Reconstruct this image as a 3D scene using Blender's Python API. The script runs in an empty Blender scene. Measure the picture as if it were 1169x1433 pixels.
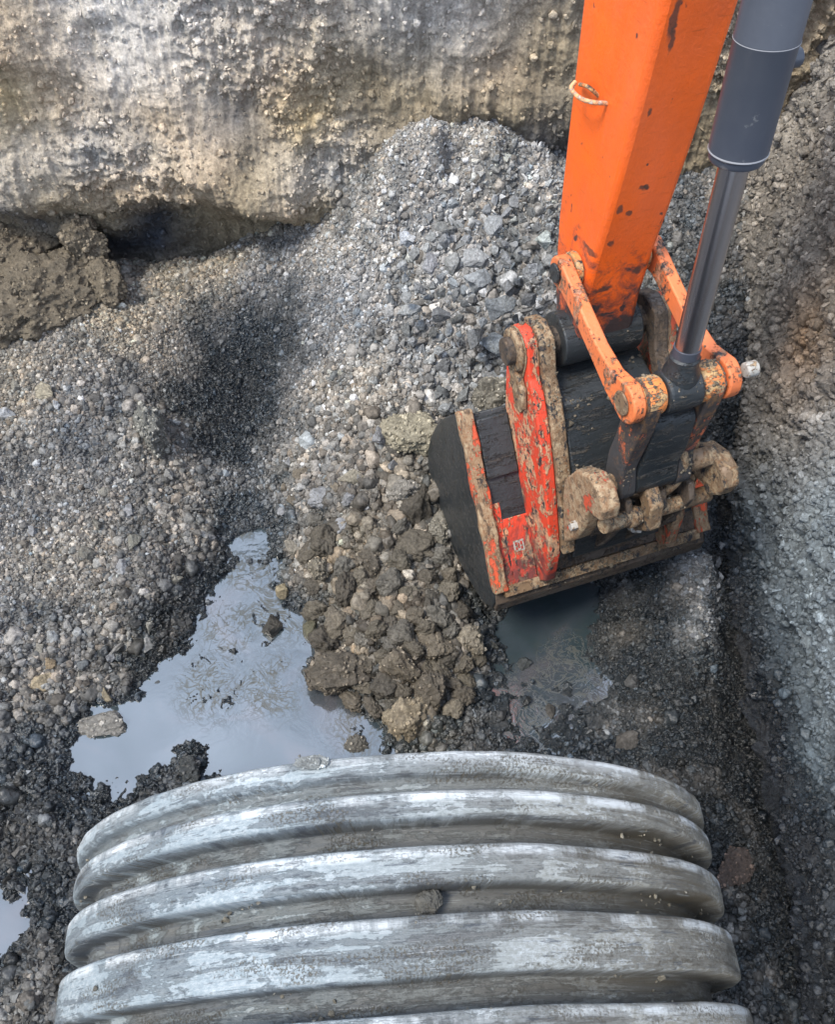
import bpy, bmesh, math, random
import numpy as np
from mathutils import Vector, Matrix
random.seed(7); RNG = np.random.default_rng(11)
scene = bpy.context.scene
COL = scene.collection
PI = math.pi

# ------------------------------------------------------------------ camera
CH = 3.0; PITCH = .98; ROLL = .021; FPX = 1215.0; IW, IH = 1169.0, 1433.0
cF = Vector((0, math.cos(PITCH), -math.sin(PITCH))); cR = Vector((1, 0, 0)); cU = cR.cross(cF)
R2 = math.cos(ROLL)*cR + math.sin(ROLL)*cU; U2 = -math.sin(ROLL)*cR + math.cos(ROLL)*cU
cam_d = bpy.data.cameras.new('camera'); cam = bpy.data.objects.new('camera', cam_d); COL.objects.link(cam)
cam.matrix_world = Matrix(((R2.x, U2.x, -cF.x, 0), (R2.y, U2.y, -cF.y, 0), (R2.z, U2.z, -cF.z, CH), (0, 0, 0, 1)))
cam_d.sensor_fit = 'VERTICAL'; cam_d.sensor_height = 24; cam_d.lens = 24*FPX/IH
cam_d.clip_start = .05; cam_d.clip_end = 500
scene.camera = cam

# ------------------------------------------------------------------ sky and sun
SUN_EL, SUN_AZ = math.radians(60), math.radians(-118)   # azimuth from +Y towards +X
w = bpy.data.worlds.new('World'); scene.world = w; w.use_nodes = True
nt = w.node_tree; nt.nodes.clear()
sky = nt.nodes.new('ShaderNodeTexSky'); sky.sky_type = 'NISHITA'; sky.sun_disc = False
sky.sun_elevation = SUN_EL; sky.sun_rotation = SUN_AZ
tc = nt.nodes.new('ShaderNodeTexCoord')
ns = nt.nodes.new('ShaderNodeTexNoise'); ns.inputs['Scale'].default_value = 2.6; ns.inputs['Detail'].default_value = 8
ns.inputs['Roughness'].default_value = .55; ns.inputs['Distortion'].default_value = .7
nt.links.new(tc.outputs['Generated'], ns.inputs['Vector'])
cr = nt.nodes.new('ShaderNodeValToRGB'); cr.color_ramp.elements[0].position = .34; cr.color_ramp.elements[1].position = .62
cr.color_ramp.elements[0].color = (.3, .3, .3, 1); cr.color_ramp.elements[1].color = (1, 1, 1, 1)
nt.links.new(ns.outputs['Fac'], cr.inputs[0])
mx = nt.nodes.new('ShaderNodeMix'); mx.data_type = 'RGBA'
nt.links.new(cr.outputs[0], mx.inputs[0]); nt.links.new(sky.outputs[0], mx.inputs[6])
mx.inputs[7].default_value = (13.2, 15.4, 19.3, 1)      # cloud brightness beside the physical sky
bg = nt.nodes.new('ShaderNodeBackground'); bg.inputs[1].default_value = .10
nt.links.new(mx.outputs[2], bg.inputs[0])
wo = nt.nodes.new('ShaderNodeOutputWorld'); nt.links.new(bg.outputs[0], wo.inputs[0])
sl = bpy.data.lights.new('sun', 'SUN'); sl.energy = 3.4; sl.angle = math.radians(18); sl.color = (1, .92, .80)
so = bpy.data.objects.new('sun', sl); COL.objects.link(so)
sd = Vector((math.sin(SUN_AZ)*math.cos(SUN_EL), math.cos(SUN_AZ)*math.cos(SUN_EL), math.sin(SUN_EL)))
so.rotation_euler = sd.to_track_quat('Z', 'Y').to_euler(); so.location = (0, 0, 8)
vs = scene.view_settings; vs.view_transform = 'Standard'; vs.look = 'None'; vs.gamma = 1; vs.exposure = .48

# ------------------------------------------------------------------ design helpers (photo pixel -> world point on a real surface)
CO = Vector((0, 0, CH))
def ray(px, py): return cF + R2*((px-584.5)/FPX) + U2*((716.5-py)/FPX)
def PZ(px, py, z): d = ray(px, py); return CO + d*((z-CH)/d.z)
def PY(px, py, y): d = ray(px, py); return CO + d*(y/d.y)
def PX(px, py, x): d = ray(px, py); return CO + d*(x/d.x)
def project(P):
    V = P - np.array(CO); d = V @ np.array(cF)
    return 584.5+FPX*(V @ np.array(R2))/d, 716.5-FPX*(V @ np.array(U2))/d

# ------------------------------------------------------------------ numpy noise
def _h(i, j, k, s):
    n = (i.astype(np.int64)*374761393 + j.astype(np.int64)*668265263 + k.astype(np.int64)*2147483647*7 + s*974634777) & 0xffffffff
    n = ((n ^ (n >> 13))*1274126177) & 0xffffffff
    n = ((n ^ (n >> 16))*2246822519) & 0xffffffff
    return ((n ^ (n >> 15)) & 0xffffff)/float(0xffffff)*2-1
def vn(x, y, z=None, s=0):
    x = np.asarray(x, float); y = np.asarray(y, float); z = np.zeros_like(x) if z is None else np.asarray(z, float)
    i, j, k = np.floor(x), np.floor(y), np.floor(z); u, v, t = x-i, y-j, z-k
    u, v, t = (a*a*a*(a*(a*6-15)+10) for a in (u, v, t))
    r = 0
    for a in (0, 1):
        for b in (0, 1):
            for c in (0, 1):
                r = r + _h(i+a, j+b, k+c, s)*(u if a else 1-u)*(v if b else 1-v)*(t if c else 1-t)
    return r
def fbm(x, y, z=None, o=5, s=0, g=.5, bil=False):
    r, a, f = 0, 1., 1.
    for q in range(o):
        n = vn(np.asarray(x)*f+q*17.3, np.asarray(y)*f+q*9.1, None if z is None else np.asarray(z)*f+q*5.7, s+q)
        r = r + a*(1-2*np.abs(n) if bil else n); a *= g; f *= 2.03
    return r
def sst(a, b, x): t = np.clip((x-a)/(b-a), 0, 1); return t*t*(3-2*t)

# ------------------------------------------------------------------ materials
def mat_new(name):
    m = bpy.data.materials.new(name); m.use_nodes = True; t = m.node_tree; t.nodes.clear()
    o = t.nodes.new('ShaderNodeOutputMaterial'); b = t.nodes.new('ShaderNodeBsdfPrincipled'); t.links.new(b.outputs[0], o.inputs[0])
    return m, t, b
def N(t, kind, **kw):
    n = t.nodes.new(kind)
    for k, v in kw.items():
        if k.startswith('i_'): n.inputs[k[2:].replace('_', ' ')].default_value = v
        else: setattr(n, k, v)
    return n
def noise(t, vec, scale, detail=6, rough=.6, dist=0):
    n = N(t, 'ShaderNodeTexNoise'); n.inputs['Scale'].default_value = scale; n.inputs['Detail'].default_value = detail
    n.inputs['Roughness'].default_value = rough; n.inputs['Distortion'].default_value = dist
    if vec is not None: t.links.new(vec, n.inputs['Vector'])
    return n.outputs['Fac']
def ramp(t, fac, stops):
    r = N(t, 'ShaderNodeValToRGB'); e = r.color_ramp.elements
    while len(e) < len(stops): e.new(.5)
    for q, (p, c) in enumerate(stops):
        e[q].position = p; e[q].color = (c, c, c, 1) if isinstance(c, (int, float)) else tuple(c)+(1,)
    t.links.new(fac, r.inputs[0]); return r.outputs[0]
def mix(t, fac, a, b, mode='MIX'):
    m = N(t, 'ShaderNodeMix', data_type='RGBA', blend_type=mode)
    for s, q in ((fac, 0), (a, 6), (b, 7)):
        if isinstance(s, (int, float)): m.inputs[q].default_value = s if q == 0 else (s, s, s, 1)
        elif isinstance(s, tuple): m.inputs[q].default_value = s+(1,)
        else: t.links.new(s, m.inputs[q])
    return m.outputs[2]
def math_(t, op, a, b=0.):
    m = N(t, 'ShaderNodeMath', operation=op)
    for s, q in ((a, 0), (b, 1)):
        if isinstance(s, (int, float)): m.inputs[q].default_value = s
        else: t.links.new(s, m.inputs[q])
    return m.outputs[0]
def bump(t, b, h, strength=.5, dist=.01):
    n = N(t, 'ShaderNodeBump'); n.inputs['Strength'].default_value = strength; n.inputs['Distance'].default_value = dist
    t.links.new(h, n.inputs['Height']); t.links.new(n.outputs[0], b.inputs['Normal'])
def mapped(t, vec, sc, loc=(0, 0, 0)):
    m = N(t, 'ShaderNodeMapping'); m.inputs['Scale'].default_value = sc; m.inputs['Location'].default_value = loc
    t.links.new(vec, m.inputs['Vector']); return m.outputs[0]

def earth_mat(name, source, grain=1.0, rub=1.0):
    """earth and stone: colour and wetness (alpha) come from the thing, grain is procedural"""
    m, t, b = mat_new(name)
    if source == 'object':
        oi = N(t, 'ShaderNodeObjectInfo'); colr, al, rnd = oi.outputs['Color'], oi.outputs['Alpha'], oi.outputs['Random']
        vec = N(t, 'ShaderNodeNewGeometry').outputs['Position']
    else:
        at = N(t, 'ShaderNodeAttribute', attribute_type='INSTANCER' if source == 'inst' else 'GEOMETRY', attribute_name='tint')
        colr, al = at.outputs['Color'], at.outputs['Alpha']
        rnd = None
        if source == 'inst': vec = N(t, 'ShaderNodeTexCoord').outputs['Object']
        else: vec = N(t, 'ShaderNodeNewGeometry').outputs['Position']
    k = .035 if source == 'inst' else 1.
    n1 = noise(t, vec, 95*k*grain, 7, .7)
    n2 = noise(t, vec, 22*k*grain, 6, .65)
    n3 = noise(t, vec, 330*k*grain, 3, .7)
    v1 = ramp(t, n1, [(.28, .5), (.5, .95), (.74, 1.6)])
    v2 = ramp(t, n2, [(.3, .72), (.7, 1.3)])
    c = mix(t, 1., colr, v1, 'MULTIPLY'); c = mix(t, 1., c, v2, 'MULTIPLY')
    sp = ramp(t, n3, [(.66, 0.), (.74, .45)])                      # pale mineral flecks
    c = mix(t, sp, c, (.42, .42, .40))
    wet = mix(t, 1., c, (.20, .25, .30), 'MULTIPLY')
    t.links.new(mix(t, al, c, wet), b.inputs['Base Color'])
    r = N(t, 'ShaderNodeMapRange'); t.links.new(al, r.inputs[0]); r.inputs[3].default_value = .92; r.inputs[4].default_value = .16
    t.links.new(r.outputs[0], b.inputs['Roughness'])
    h = math_(t, 'ADD', math_(t, 'MULTIPLY', n1, .6), math_(t, 'MULTIPLY', n3, .35))
    h = math_(t, 'ADD', h, n2)
    bump(t, b, h, (.55 if source == 'inst' else 1.)*rub, .006 if source == 'inst' else .012)
    return m
M = {}
M['ground'] = earth_mat('earth_ground', 'geo')
M['gravel'] = earth_mat('gravel_pieces', 'inst')
M['stone'] = earth_mat('loose_stone', 'object', 1.)

def wet_simple(name, col, rough, metal=0., ior=1.5):
    m, t, b = mat_new(name); b.inputs['Base Color'].default_value = col+(1,); b.inputs['Roughness'].default_value = rough
    b.inputs['Metallic'].default_value = metal; b.inputs['IOR'].default_value = ior; return m, t, b

# ------------------------------------------------------------------ object helpers
def link(name, me, mat=None, parent=None, smooth=False):
    o = bpy.data.objects.new(name, me); COL.objects.link(o)
    if mat is not None: me.materials.append(mat)
    if parent is not None: o.parent = parent
    if smooth: me.polygons.foreach_set('use_smooth', [True]*len(me.polygons))
    return o
def tag(o, label=None, cat=None, group=None, kind=None):
    for k, v in (('label', label), ('category', cat), ('group', group), ('kind', kind)):
        if v: o[k] = v
    return o
def empty(name, loc=(0, 0, 0), parent=None):
    o = bpy.data.objects.new(name, None); COL.objects.link(o); o.location = loc; o.empty_display_size = .1
    if parent: o.parent = parent
    return o
def grid_mesh(name, P, nu, nv, tint=None, smooth=True, flip=False):
    """P: (nu*nv,3) row-major, u outer"""
    me = bpy.data.meshes.new(name); i = np.arange(nu*nv).reshape(nu, nv)
    q = np.stack([i[:-1, :-1], i[1:, :-1], i[1:, 1:], i[:-1, 1:]], -1).reshape(-1, 4)
    if flip: q = q[:, ::-1]
    me.vertices.add(nu*nv); me.vertices.foreach_set('co', P.astype(np.float32).ravel())
    me.loops.add(q.size); me.loops.foreach_set('vertex_index', q.ravel().astype(np.int32))
    me.polygons.add(len(q)); me.polygons.foreach_set('loop_start', np.arange(0, q.size, 4, dtype=np.int32))
    me.update(calc_edges=True)
    if tint is not None:
        a = me.attributes.new('tint', 'FLOAT_COLOR', 'POINT'); a.data.foreach_set('color', tint.astype(np.float32).ravel())
    if smooth: me.polygons.foreach_set('use_smooth', np.ones(len(q), bool))
    return me
def axis(a, b, s, lo, hi, cs):
    """dense steps s between a and b, coarse cs outside to lo/hi"""
    return np.concatenate([np.arange(lo, a, cs), np.arange(a, b, s), np.arange(b, hi+cs, cs)])

# ------------------------------------------------------------------ floor heights: (px, py, z, pebble size, wetness, brownness, paleness)
CP = [
 # left slope
 (0,480,.40,.012,.05,.5,.6),(90,490,.42,.012,.05,.5,.6),(130,405,.38,.014,.05,.8,.6),(165,385,.27,.014,.2,.8,.5),(200,385,.26,.014,.3,.8,.5),(250,378,.27,.014,.2,.8,.5),(300,368,.32,.014,.1,.8,.5),(220,440,.33,.014,.1,.8,.6),(350,360,.42,.014,.1,.7,.5),(430,310,.56,.014,.1,.6,.5),
 (0,560,.34,.013,.1,.4,.6),(120,560,.34,.018,.05,.5,.6),(210,520,.30,.013,.1,.5,.5),(210,610,.28,.02,.35,.4,.4),(300,470,.25,.014,.85,0,-.1),(370,480,.24,.014,.95,0,-.1),
 (0,700,.24,.014,.15,.3,.5),(100,700,.22,.013,.15,.3,.5),(200,700,.17,.018,.2,.4,.5),(310,600,.15,.014,1,0,-.3),(345,560,.13,.013,1,0,-.5),(335,510,.18,.013,1,0,-.4),(375,540,.17,.013,1,0,-.3),(350,650,.07,.014,.8,.1,.2),(270,680,.13,.022,.3,.5,.4),
 (0,850,.15,.015,.2,.2,.4),(120,850,.13,.018,.2,.3,.4),(210,820,.12,.022,.3,.4,.3),(280,750,.10,.024,.3,.4,.4),(250,850,.035,.02,.95,0,-.5),(240,890,.03,.02,.95,0,-.5),(195,925,.035,.02,.9,0,-.3),(175,965,.03,.022,.8,.1,0),(125,975,.035,.024,.5,.4,.2),(300,790,.035,.02,.95,0,-.4),(290,850,-.02,.014,.9,0,.1),(282,905,-.02,.014,.9,0,.1),(225,950,-.02,.014,.9,0,.1),(335,760,-.02,.014,.9,0,.1),(180,900,.07,.022,.3,.3,.3),(90,960,.05,.026,.4,.5,.3),
 (0,1000,.06,.024,.5,.3,.2),(60,1080,.022,.02,.8,.1,.1),(0,1150,.05,.022,.85,.1,-.2),(80,1150,.05,.022,.9,.1,-.3),(60,1250,.04,.022,.85,.1,-.2),(90,1330,.03,.022,.85,.1,-.2),(30,1400,.05,.024,.6,.4,.2),
 (10,1300,-.03,.02,.8,.1,.1),(-60,1310,-.03,.02,.8,.1,.1),(250,1080,.02,.02,.95,0,.1),(205,1120,.035,.022,.95,0,-.3),(60,1130,.05,.022,.8,0,-.3),
 # puddle
 (365,750,-.02,.014,.9,0,.1),(345,820,-.02,.014,.9,0,.1),(300,900,-.03,.014,.9,0,.1),(400,900,-.03,.014,.9,0,.1),(250,980,-.04,.014,.9,0,.1),(150,1000,-.02,.014,.9,0,.1),(110,1065,-.02,.014,.9,0,.1),
 (200,1060,-.04,.014,.9,0,.1),(350,1020,-.05,.014,.9,0,.1),(450,1020,-.04,.014,.9,0,.1),(520,1020,-.02,.014,.9,0,.1),(430,870,-.012,.014,.9,0,.1),(360,1120,-.04,.014,.9,0,.1),(500,1120,-.03,.014,.9,0,.1),
 # heap
 (620,168,1.11,.016,.1,.1,.62),(560,195,1.0,.014,.1,.2,.55),(500,240,.80,.013,.1,.2,.55),(690,200,1.01,.018,.1,.1,.62),(760,230,.90,.022,.15,0,.7),(840,250,.78,.02,.2,0,.6),(620,250,.86,.022,.1,.1,.66),
 (560,330,.70,.022,.1,.1,.62),(480,340,.62,.014,.05,.3,.7),(700,330,.70,.032,.15,.05,.62),(640,400,.58,.032,.15,.1,.62),(720,430,.52,.038,.2,.05,.55),(560,440,.50,.022,.15,.2,.55),(480,460,.42,.014,.05,.4,.7),
 (440,540,.30,.018,.15,.5,.5),(520,560,.36,.022,.15,.5,.45),(600,540,.36,.03,.15,.2,.6),(690,540,.36,.028,.25,.4,.4),(420,620,.18,.02,.2,.5,.5),(480,660,.22,.03,.3,.7,.25),(560,650,.26,.036,.3,.8,.2),
 (390,690,.07,.02,.4,.4,.4),(420,760,.08,.026,.3,.6,.4),(500,760,.18,.032,.35,.9,.1),(590,760,.18,.03,.35,.9,.1),(400,810,.03,.022,.5,.5,.3),(480,850,.10,.03,.35,.95,.05),(560,860,.16,.036,.35,1,.05),
 (640,880,.11,.034,.4,.9,.05),(470,940,.05,.03,.5,.9,.05),(560,950,.10,.036,.35,1,.1),(640,960,.03,.028,.6,.5,.3),(580,1030,.03,.03,.5,.6,.3),(630,1035,.035,.02,.8,.4,.1),
 # under and around the bucket
 (700,660,.22,.03,.4,.4,.3),(800,560,.45,.024,.5,.3,.3),(900,480,.52,.02,.6,.2,.0),(1000,560,.45,.02,.7,.2,-.2),(930,620,.3,.02,.8,.2,-.4),(700,880,-.02,.014,.95,0,0),(760,850,-.035,.014,.95,0,0),(830,830,-.02,.014,.95,0,0),(800,900,-.03,.014,.95,0,0),
 (700,960,-.006,.02,.9,.1,.1),(760,975,-.022,.016,.9,.1,.0),(830,965,-.022,.016,.9,0,.0),(745,1025,-.010,.016,.9,.2,.0),(655,1012,.040,.02,.85,.3,.0),(675,1040,.035,.02,.85,.3,.0),(690,1005,.030,.016,.9,.2,.1),(840,1030,.025,.018,.85,.2,.15),(900,930,.08,.015,.92,.05,-.25),(880,850,.05,.014,.95,0,-.4),
 (985,850,.17,.017,.3,0,.7),(990,780,.22,.017,.3,0,.7),(985,890,.14,.017,.5,0,.5),(940,850,.10,.014,.9,0,-.3),(960,980,.10,.015,.92,.05,-.3),(1025,980,-.12,.014,1,0,-.75),(1012,900,-.10,.014,1,0,-.75),(1005,800,-.02,.014,1,0,-.75),(1000,720,.06,.014,1,0,-.75),(990,980,.07,.015,.95,0,-.5),(940,1060,.09,.016,.92,.1,-.2),(1010,1070,.07,.015,.95,.05,-.5),
 (1000,1150,.07,.018,.9,.1,-.25),(1040,1200,.07,.016,.9,.15,-.2),(1030,1300,.05,.02,.8,.4,.15),(1100,1180,-.15,.014,1,0,-.75),(1065,1080,-.14,.014,1,0,-.75),(1135,1270,-.15,.014,1,0,-.75),(1150,1370,-.15,.016,1,0,-.75),(1060,1180,.03,.015,.95,0,-.4),(1080,1290,.02,.015,.95,0,-.4),(1080,1400,.05,.02,.8,.4,.2),(1000,700,.2,.016,.9,0,.05),
 (900,1120,.06,.016,.88,.1,-.05),(960,1260,.05,.018,.9,.1,-.3),
]
CP = [p[:6]+(p[6]*(.48 if p[6] > 0 else 1) if p[0] <= 330 and p[1] >= 440 else p[6],) for p in CP]
pts = []; at_ = []
for p in CP:
    P = PZ(p[0], p[1], p[2]); pts.append((P.x, P.y)); at_.append(p[2:])
for x, y, z in [(-2.4,3.4,.55),(-2.4,2,.6),(-2.4,1,.4),(-2.4,0,.3),(-1.4,3.5,.2),(-1.0,3.3,.22),(0,3.7,.7),(1.4,3.6,.9),(2.2,3,.9),(2.2,1.5,.3),(2.2,0,.15),(1.3,-.4,.05),(-1.2,-.4,.08),(0,-.4,-.02),(0,.2,-.03),(.5,.25,-.02),(-.4,.3,-.03),(0,-1.5,0),(2,-2,.1),(-2,-2,.2),(0,-4,0)]:
    pts.append((x, y)); at_.append((z, .016, .5, .4, .4))
pts = np.array(pts); at_ = np.array(at_)
def _k(r): return r
_D = np.linalg.norm(pts[:, None]-pts[None], axis=-1)
_A = np.block([[_k(_D)-.01*np.eye(len(pts))*0, np.ones((len(pts), 1))], [np.ones((1, len(pts))), np.zeros((1, 1))]])
_W = np.linalg.lstsq(_A, np.vstack([at_, np.zeros((1, 5))]), rcond=None)[0]
def field(x, y):
    x = np.asarray(x).ravel(); y = np.asarray(y).ravel(); out = np.empty((len(x), 5))
    for s in range(0, len(x), 40000):
        q = slice(s, s+40000)
        r = np.hypot(x[q, None]-pts[None, :, 0], y[q, None]-pts[None, :, 1])
        out[q] = r @ _W[:-1] + _W[-1]
    out[:, 1] = np.clip(out[:, 1], .010, .045); out[:, 2:4] = np.clip(out[:, 2:4], 0, 1); out[:, 4] = np.clip(out[:, 4], -.75, 1)
    return out
def soil(wet, brown, pale, x, y):
    """colour of loose earth/stone from how brown and how pale it is"""
    g = np.array([.125, .126, .127]); bcol = np.array([.150, .122, .088]); pg = np.array([.385, .385, .385]); pb = np.array([.35, .31, .245])
    n = fbm(x*3, y*3, o=4, s=5)*.35
    br = np.clip(brown+n, 0, 1)[:, None]; pa = np.clip(pale+n*.6, 0, 1)[:, None]; dk = 1+np.minimum(pale, 0)[:, None]*.9
    c = dk*((g*(1-br)+bcol*br)*(1-pa)+(pg*(1-br)+pb*br)*pa)
    n2 = fbm(x*9, y*9, o=3, s=15)
    return c, np.clip(wet+n2*.45, 0, 1)

xs = axis(-2.0, 1.55, .0065, -4.2, 2.9, .12); ys = axis(-.1, 3.45, .0065, -5.2, 4.0, .12)
X, Y = np.meshgrid(xs, ys, indexing='ij'); x, y = X.ravel(), Y.ravel()
FL = field(x, y)
zz = FL[:, 0].copy()
amp = .35 + np.clip((FL[:, 1]-.010)/.03, 0, 1)
water_near = sst(.10, .0, np.abs(FL[:, 0]))                # calmer near the water line, still ragged
zz += amp*(.028*fbm(x*4, y*4, o=3, s=1) + .020*fbm(x*13, y*13, o=3, s=2, bil=True)*(1-.55*water_near)+ .006*fbm(x*60, y*60, o=3, s=3, bil=True))
# speckled wet mud in the shallows in front of the bucket
sp = np.exp(-(((x-PZ(760,985,0).x)/.26)**2+((y-PZ(760,985,0).y)/.17)**2))
zz += sp*.026*fbm(x*30, y*30, o=4, s=8)
shore = np.exp(-(zz/.022)**2); zz += shore*(.016*fbm(x*22, y*22, o=4, s=9)+.003)
# thin rims of scum and mud winding through the stirred end of the puddle
for (px, py, r_) in ((400, 865, .17), (300, 950, .15), (380, 800, .13), (520, 1010, .09)):
    Q = PZ(px, py, 0); k_ = np.exp(-((x-Q.x)**2+(y-Q.y)**2)/r_**2)
    wx, wy = x+.05*vn(x*9, y*9, s=71), y+.05*vn(x*9, y*9, s=72)
    rid = sst(.13, .0, np.abs(vn(wx*13, wy*13, s=73)+.4*vn(wx*31, wy*31, s=74)))
    zz = np.where((zz < .01) & (k_ > .25), np.maximum(zz, -.012+.019*rid*sst(.2, .6, k_)+.004*vn(x*25, y*25, s=75)), zz)
col, wet = soil(FL[:, 2], FL[:, 3], FL[:, 4], x, y)
wet = np.maximum(wet, sst(.05, .008, zz)*.97)
tint = np.concatenate([col*.9, wet[:, None]], 1)
me = grid_mesh('terrain', np.stack([x, y, zz], 1), len(xs), len(ys), tint)
g = link('ground', me, M['ground']); tag(g, kind='structure', label='loose grey brown earth floor of the trench')
ZG = zz.reshape(len(xs), len(ys))
def ground_z(px, py):
    px = np.asarray(px, float); py = np.asarray(py, float)
    i = np.clip(np.searchsorted(xs, px)-1, 0, len(xs)-2); j = np.clip(np.searchsorted(ys, py)-1, 0, len(ys)-2)
    u = (px-xs[i])/(xs[i+1]-xs[i]); v = (py-ys[j])/(ys[j+1]-ys[j])
    return ZG[i, j]*(1-u)*(1-v)+ZG[i+1, j]*u*(1-v)+ZG[i, j+1]*(1-u)*v+ZG[i+1, j+1]*u*v

# ------------------------------------------------------------------ far trench wall: a sheet over (x, z), depth y
# (px, py, bulge towards the viewer, r, g, b, wet)
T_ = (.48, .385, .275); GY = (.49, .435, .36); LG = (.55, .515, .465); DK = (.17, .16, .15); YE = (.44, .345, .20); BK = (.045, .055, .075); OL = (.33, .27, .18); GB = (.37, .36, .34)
WP = [(0,0,.06,T_,0),(120,0,.0,LG,0),(260,20,.0,LG,0),(400,20,.02,GY,0),(520,0,.06,LG,0),(600,30,.03,LG,0),(700,30,.04,GY,0),(790,60,.06,OL,0),
 (20,60,.08,T_,0),(10,120,.12,YE,0),(90,130,.06,T_,0),(180,90,.04,LG,0),(300,110,.05,GY,0),(220,150,.07,T_,0),(330,170,.05,DK,0),(390,120,.02,T_,0),(430,160,.04,YE,0),(520,100,.0,OL,0),(480,200,.02,GY,0),(600,120,.0,OL,0),(700,90,.0,T_,0),(720,160,.06,OL,.1),(760,190,.02,DK,.3),
 (0,220,.17,GY,0),(60,200,.15,GY,0),(130,200,.10,GB,0),(220,200,.09,GY,0),(300,210,.15,T_,0),(350,230,.16,OL,0),(410,240,.12,GY,0),(470,235,.05,GB,0),
 (0,265,.16,DK,.1),(70,265,.16,OL,0),(150,250,.12,T_,0),(200,272,.12,T_,0),(240,255,.13,T_,0),(280,250,.22,T_,0),(340,265,.2,OL,0),(400,280,.18,T_,0),(450,285,.1,OL,0),
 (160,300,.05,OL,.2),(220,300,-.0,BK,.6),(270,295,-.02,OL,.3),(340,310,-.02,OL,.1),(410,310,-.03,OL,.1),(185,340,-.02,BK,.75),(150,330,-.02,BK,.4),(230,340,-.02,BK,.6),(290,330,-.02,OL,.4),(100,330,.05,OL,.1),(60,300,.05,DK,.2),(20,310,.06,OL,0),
 (0,380,.1,OL,0),(200,400,-.06,OL,.1),(400,360,-.02,OL,0),(560,260,.0,OL,.1),(650,240,-.02,DK,.3),(760,230,-.04,DK,.4),(900,150,0,OL,.1),(960,60,0,GY,.1),(960,250,0,OL,.1),(1050,100,.02,OL,0)]
WY = 3.20
wp = []; wa = []
for p in WP:
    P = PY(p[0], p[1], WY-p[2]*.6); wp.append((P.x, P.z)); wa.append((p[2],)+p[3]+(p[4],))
for a, b in [(-4, 0), (-4, 2), (4, 0), (4, 2), (0, 2.2), (-2, 2.2), (2, 2.2)]:
    wp.append((a, b)); wa.append((.05,)+T_+(0,))
wp = np.array(wp); wa = np.array(wa)
def rbf_fit(P, V):
    D = np.linalg.norm(P[:, None]-P[None], axis=-1)
    A = np.block([[D, np.ones((len(P), 1))], [np.ones((1, len(P))), np.zeros((1, 1))]])
    return np.linalg.solve(A, np.vstack([V, np.zeros((1, V.shape[1]))]))
def rbf_eval(P, W, a, b):
    out = np.empty((len(a), W.shape[1]))
    for s in range(0, len(a), 40000):
        q = slice(s, s+40000); out[q] = np.hypot(a[q, None]-P[None, :, 0], b[q, None]-P[None, :, 1]) @ W[:-1] + W[-1]
    return out
wW = rbf_fit(wp, wa)
xs2 = axis(-2.1, 1.5, .0065, -4.2, 2.6, .1); zs2 = axis(.1, 1.75, .0065, -.1, 1.98, .05)
A_, B_ = np.meshgrid(xs2, zs2, indexing='ij'); a, b = A_.ravel(), B_.ravel()
wf = rbf_eval(wp, wW, a + .035*vn(a*7, b*7, s=31), b + .035*vn(a*7, b*7, s=32))
br_ = np.clip(wf[:, 0], -.16, .3)
zedge = .72
smear = sst(-.5, -.05, fbm(a*1.7+9, b*1.4, o=2, s=44))         # where the bucket scraped the face smooth
rough = 1-.7*smear
dy = br_*1.1 + .030*fbm(a*3, b*3, o=3, s=21) + rough*(.022*fbm(a*9, b*9, o=4, s=22, bil=True) + .011*fbm(a*26, b*22, o=3, s=23, bil=True)+.006*fbm(a*75, b*70, o=2, s=26)) \
   + smear*.006*fbm(a*60, b*2.5, o=3, s=24) + .010*np.maximum(0, fbm(a*22, b*9, o=3, s=25))
yy = WY - dy
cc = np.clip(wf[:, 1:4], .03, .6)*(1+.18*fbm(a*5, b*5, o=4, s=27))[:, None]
cc *= (1+.12*fbm(a*40, b*3, o=3, s=28)*smear)[:, None]
ye = sst(.35, .9, fbm(a*3.1, b*2.2, o=4, s=29))[:, None]; cc = cc*(1-ye*.3) + np.array([.34, .285, .20])*ye*.3
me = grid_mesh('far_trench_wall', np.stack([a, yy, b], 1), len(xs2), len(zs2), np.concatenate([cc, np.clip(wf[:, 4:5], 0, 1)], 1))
o = link('trench_wall', me, M['ground']); tag(o, kind='structure', label='pale tan and grey cut earth face across the trench end')

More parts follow.
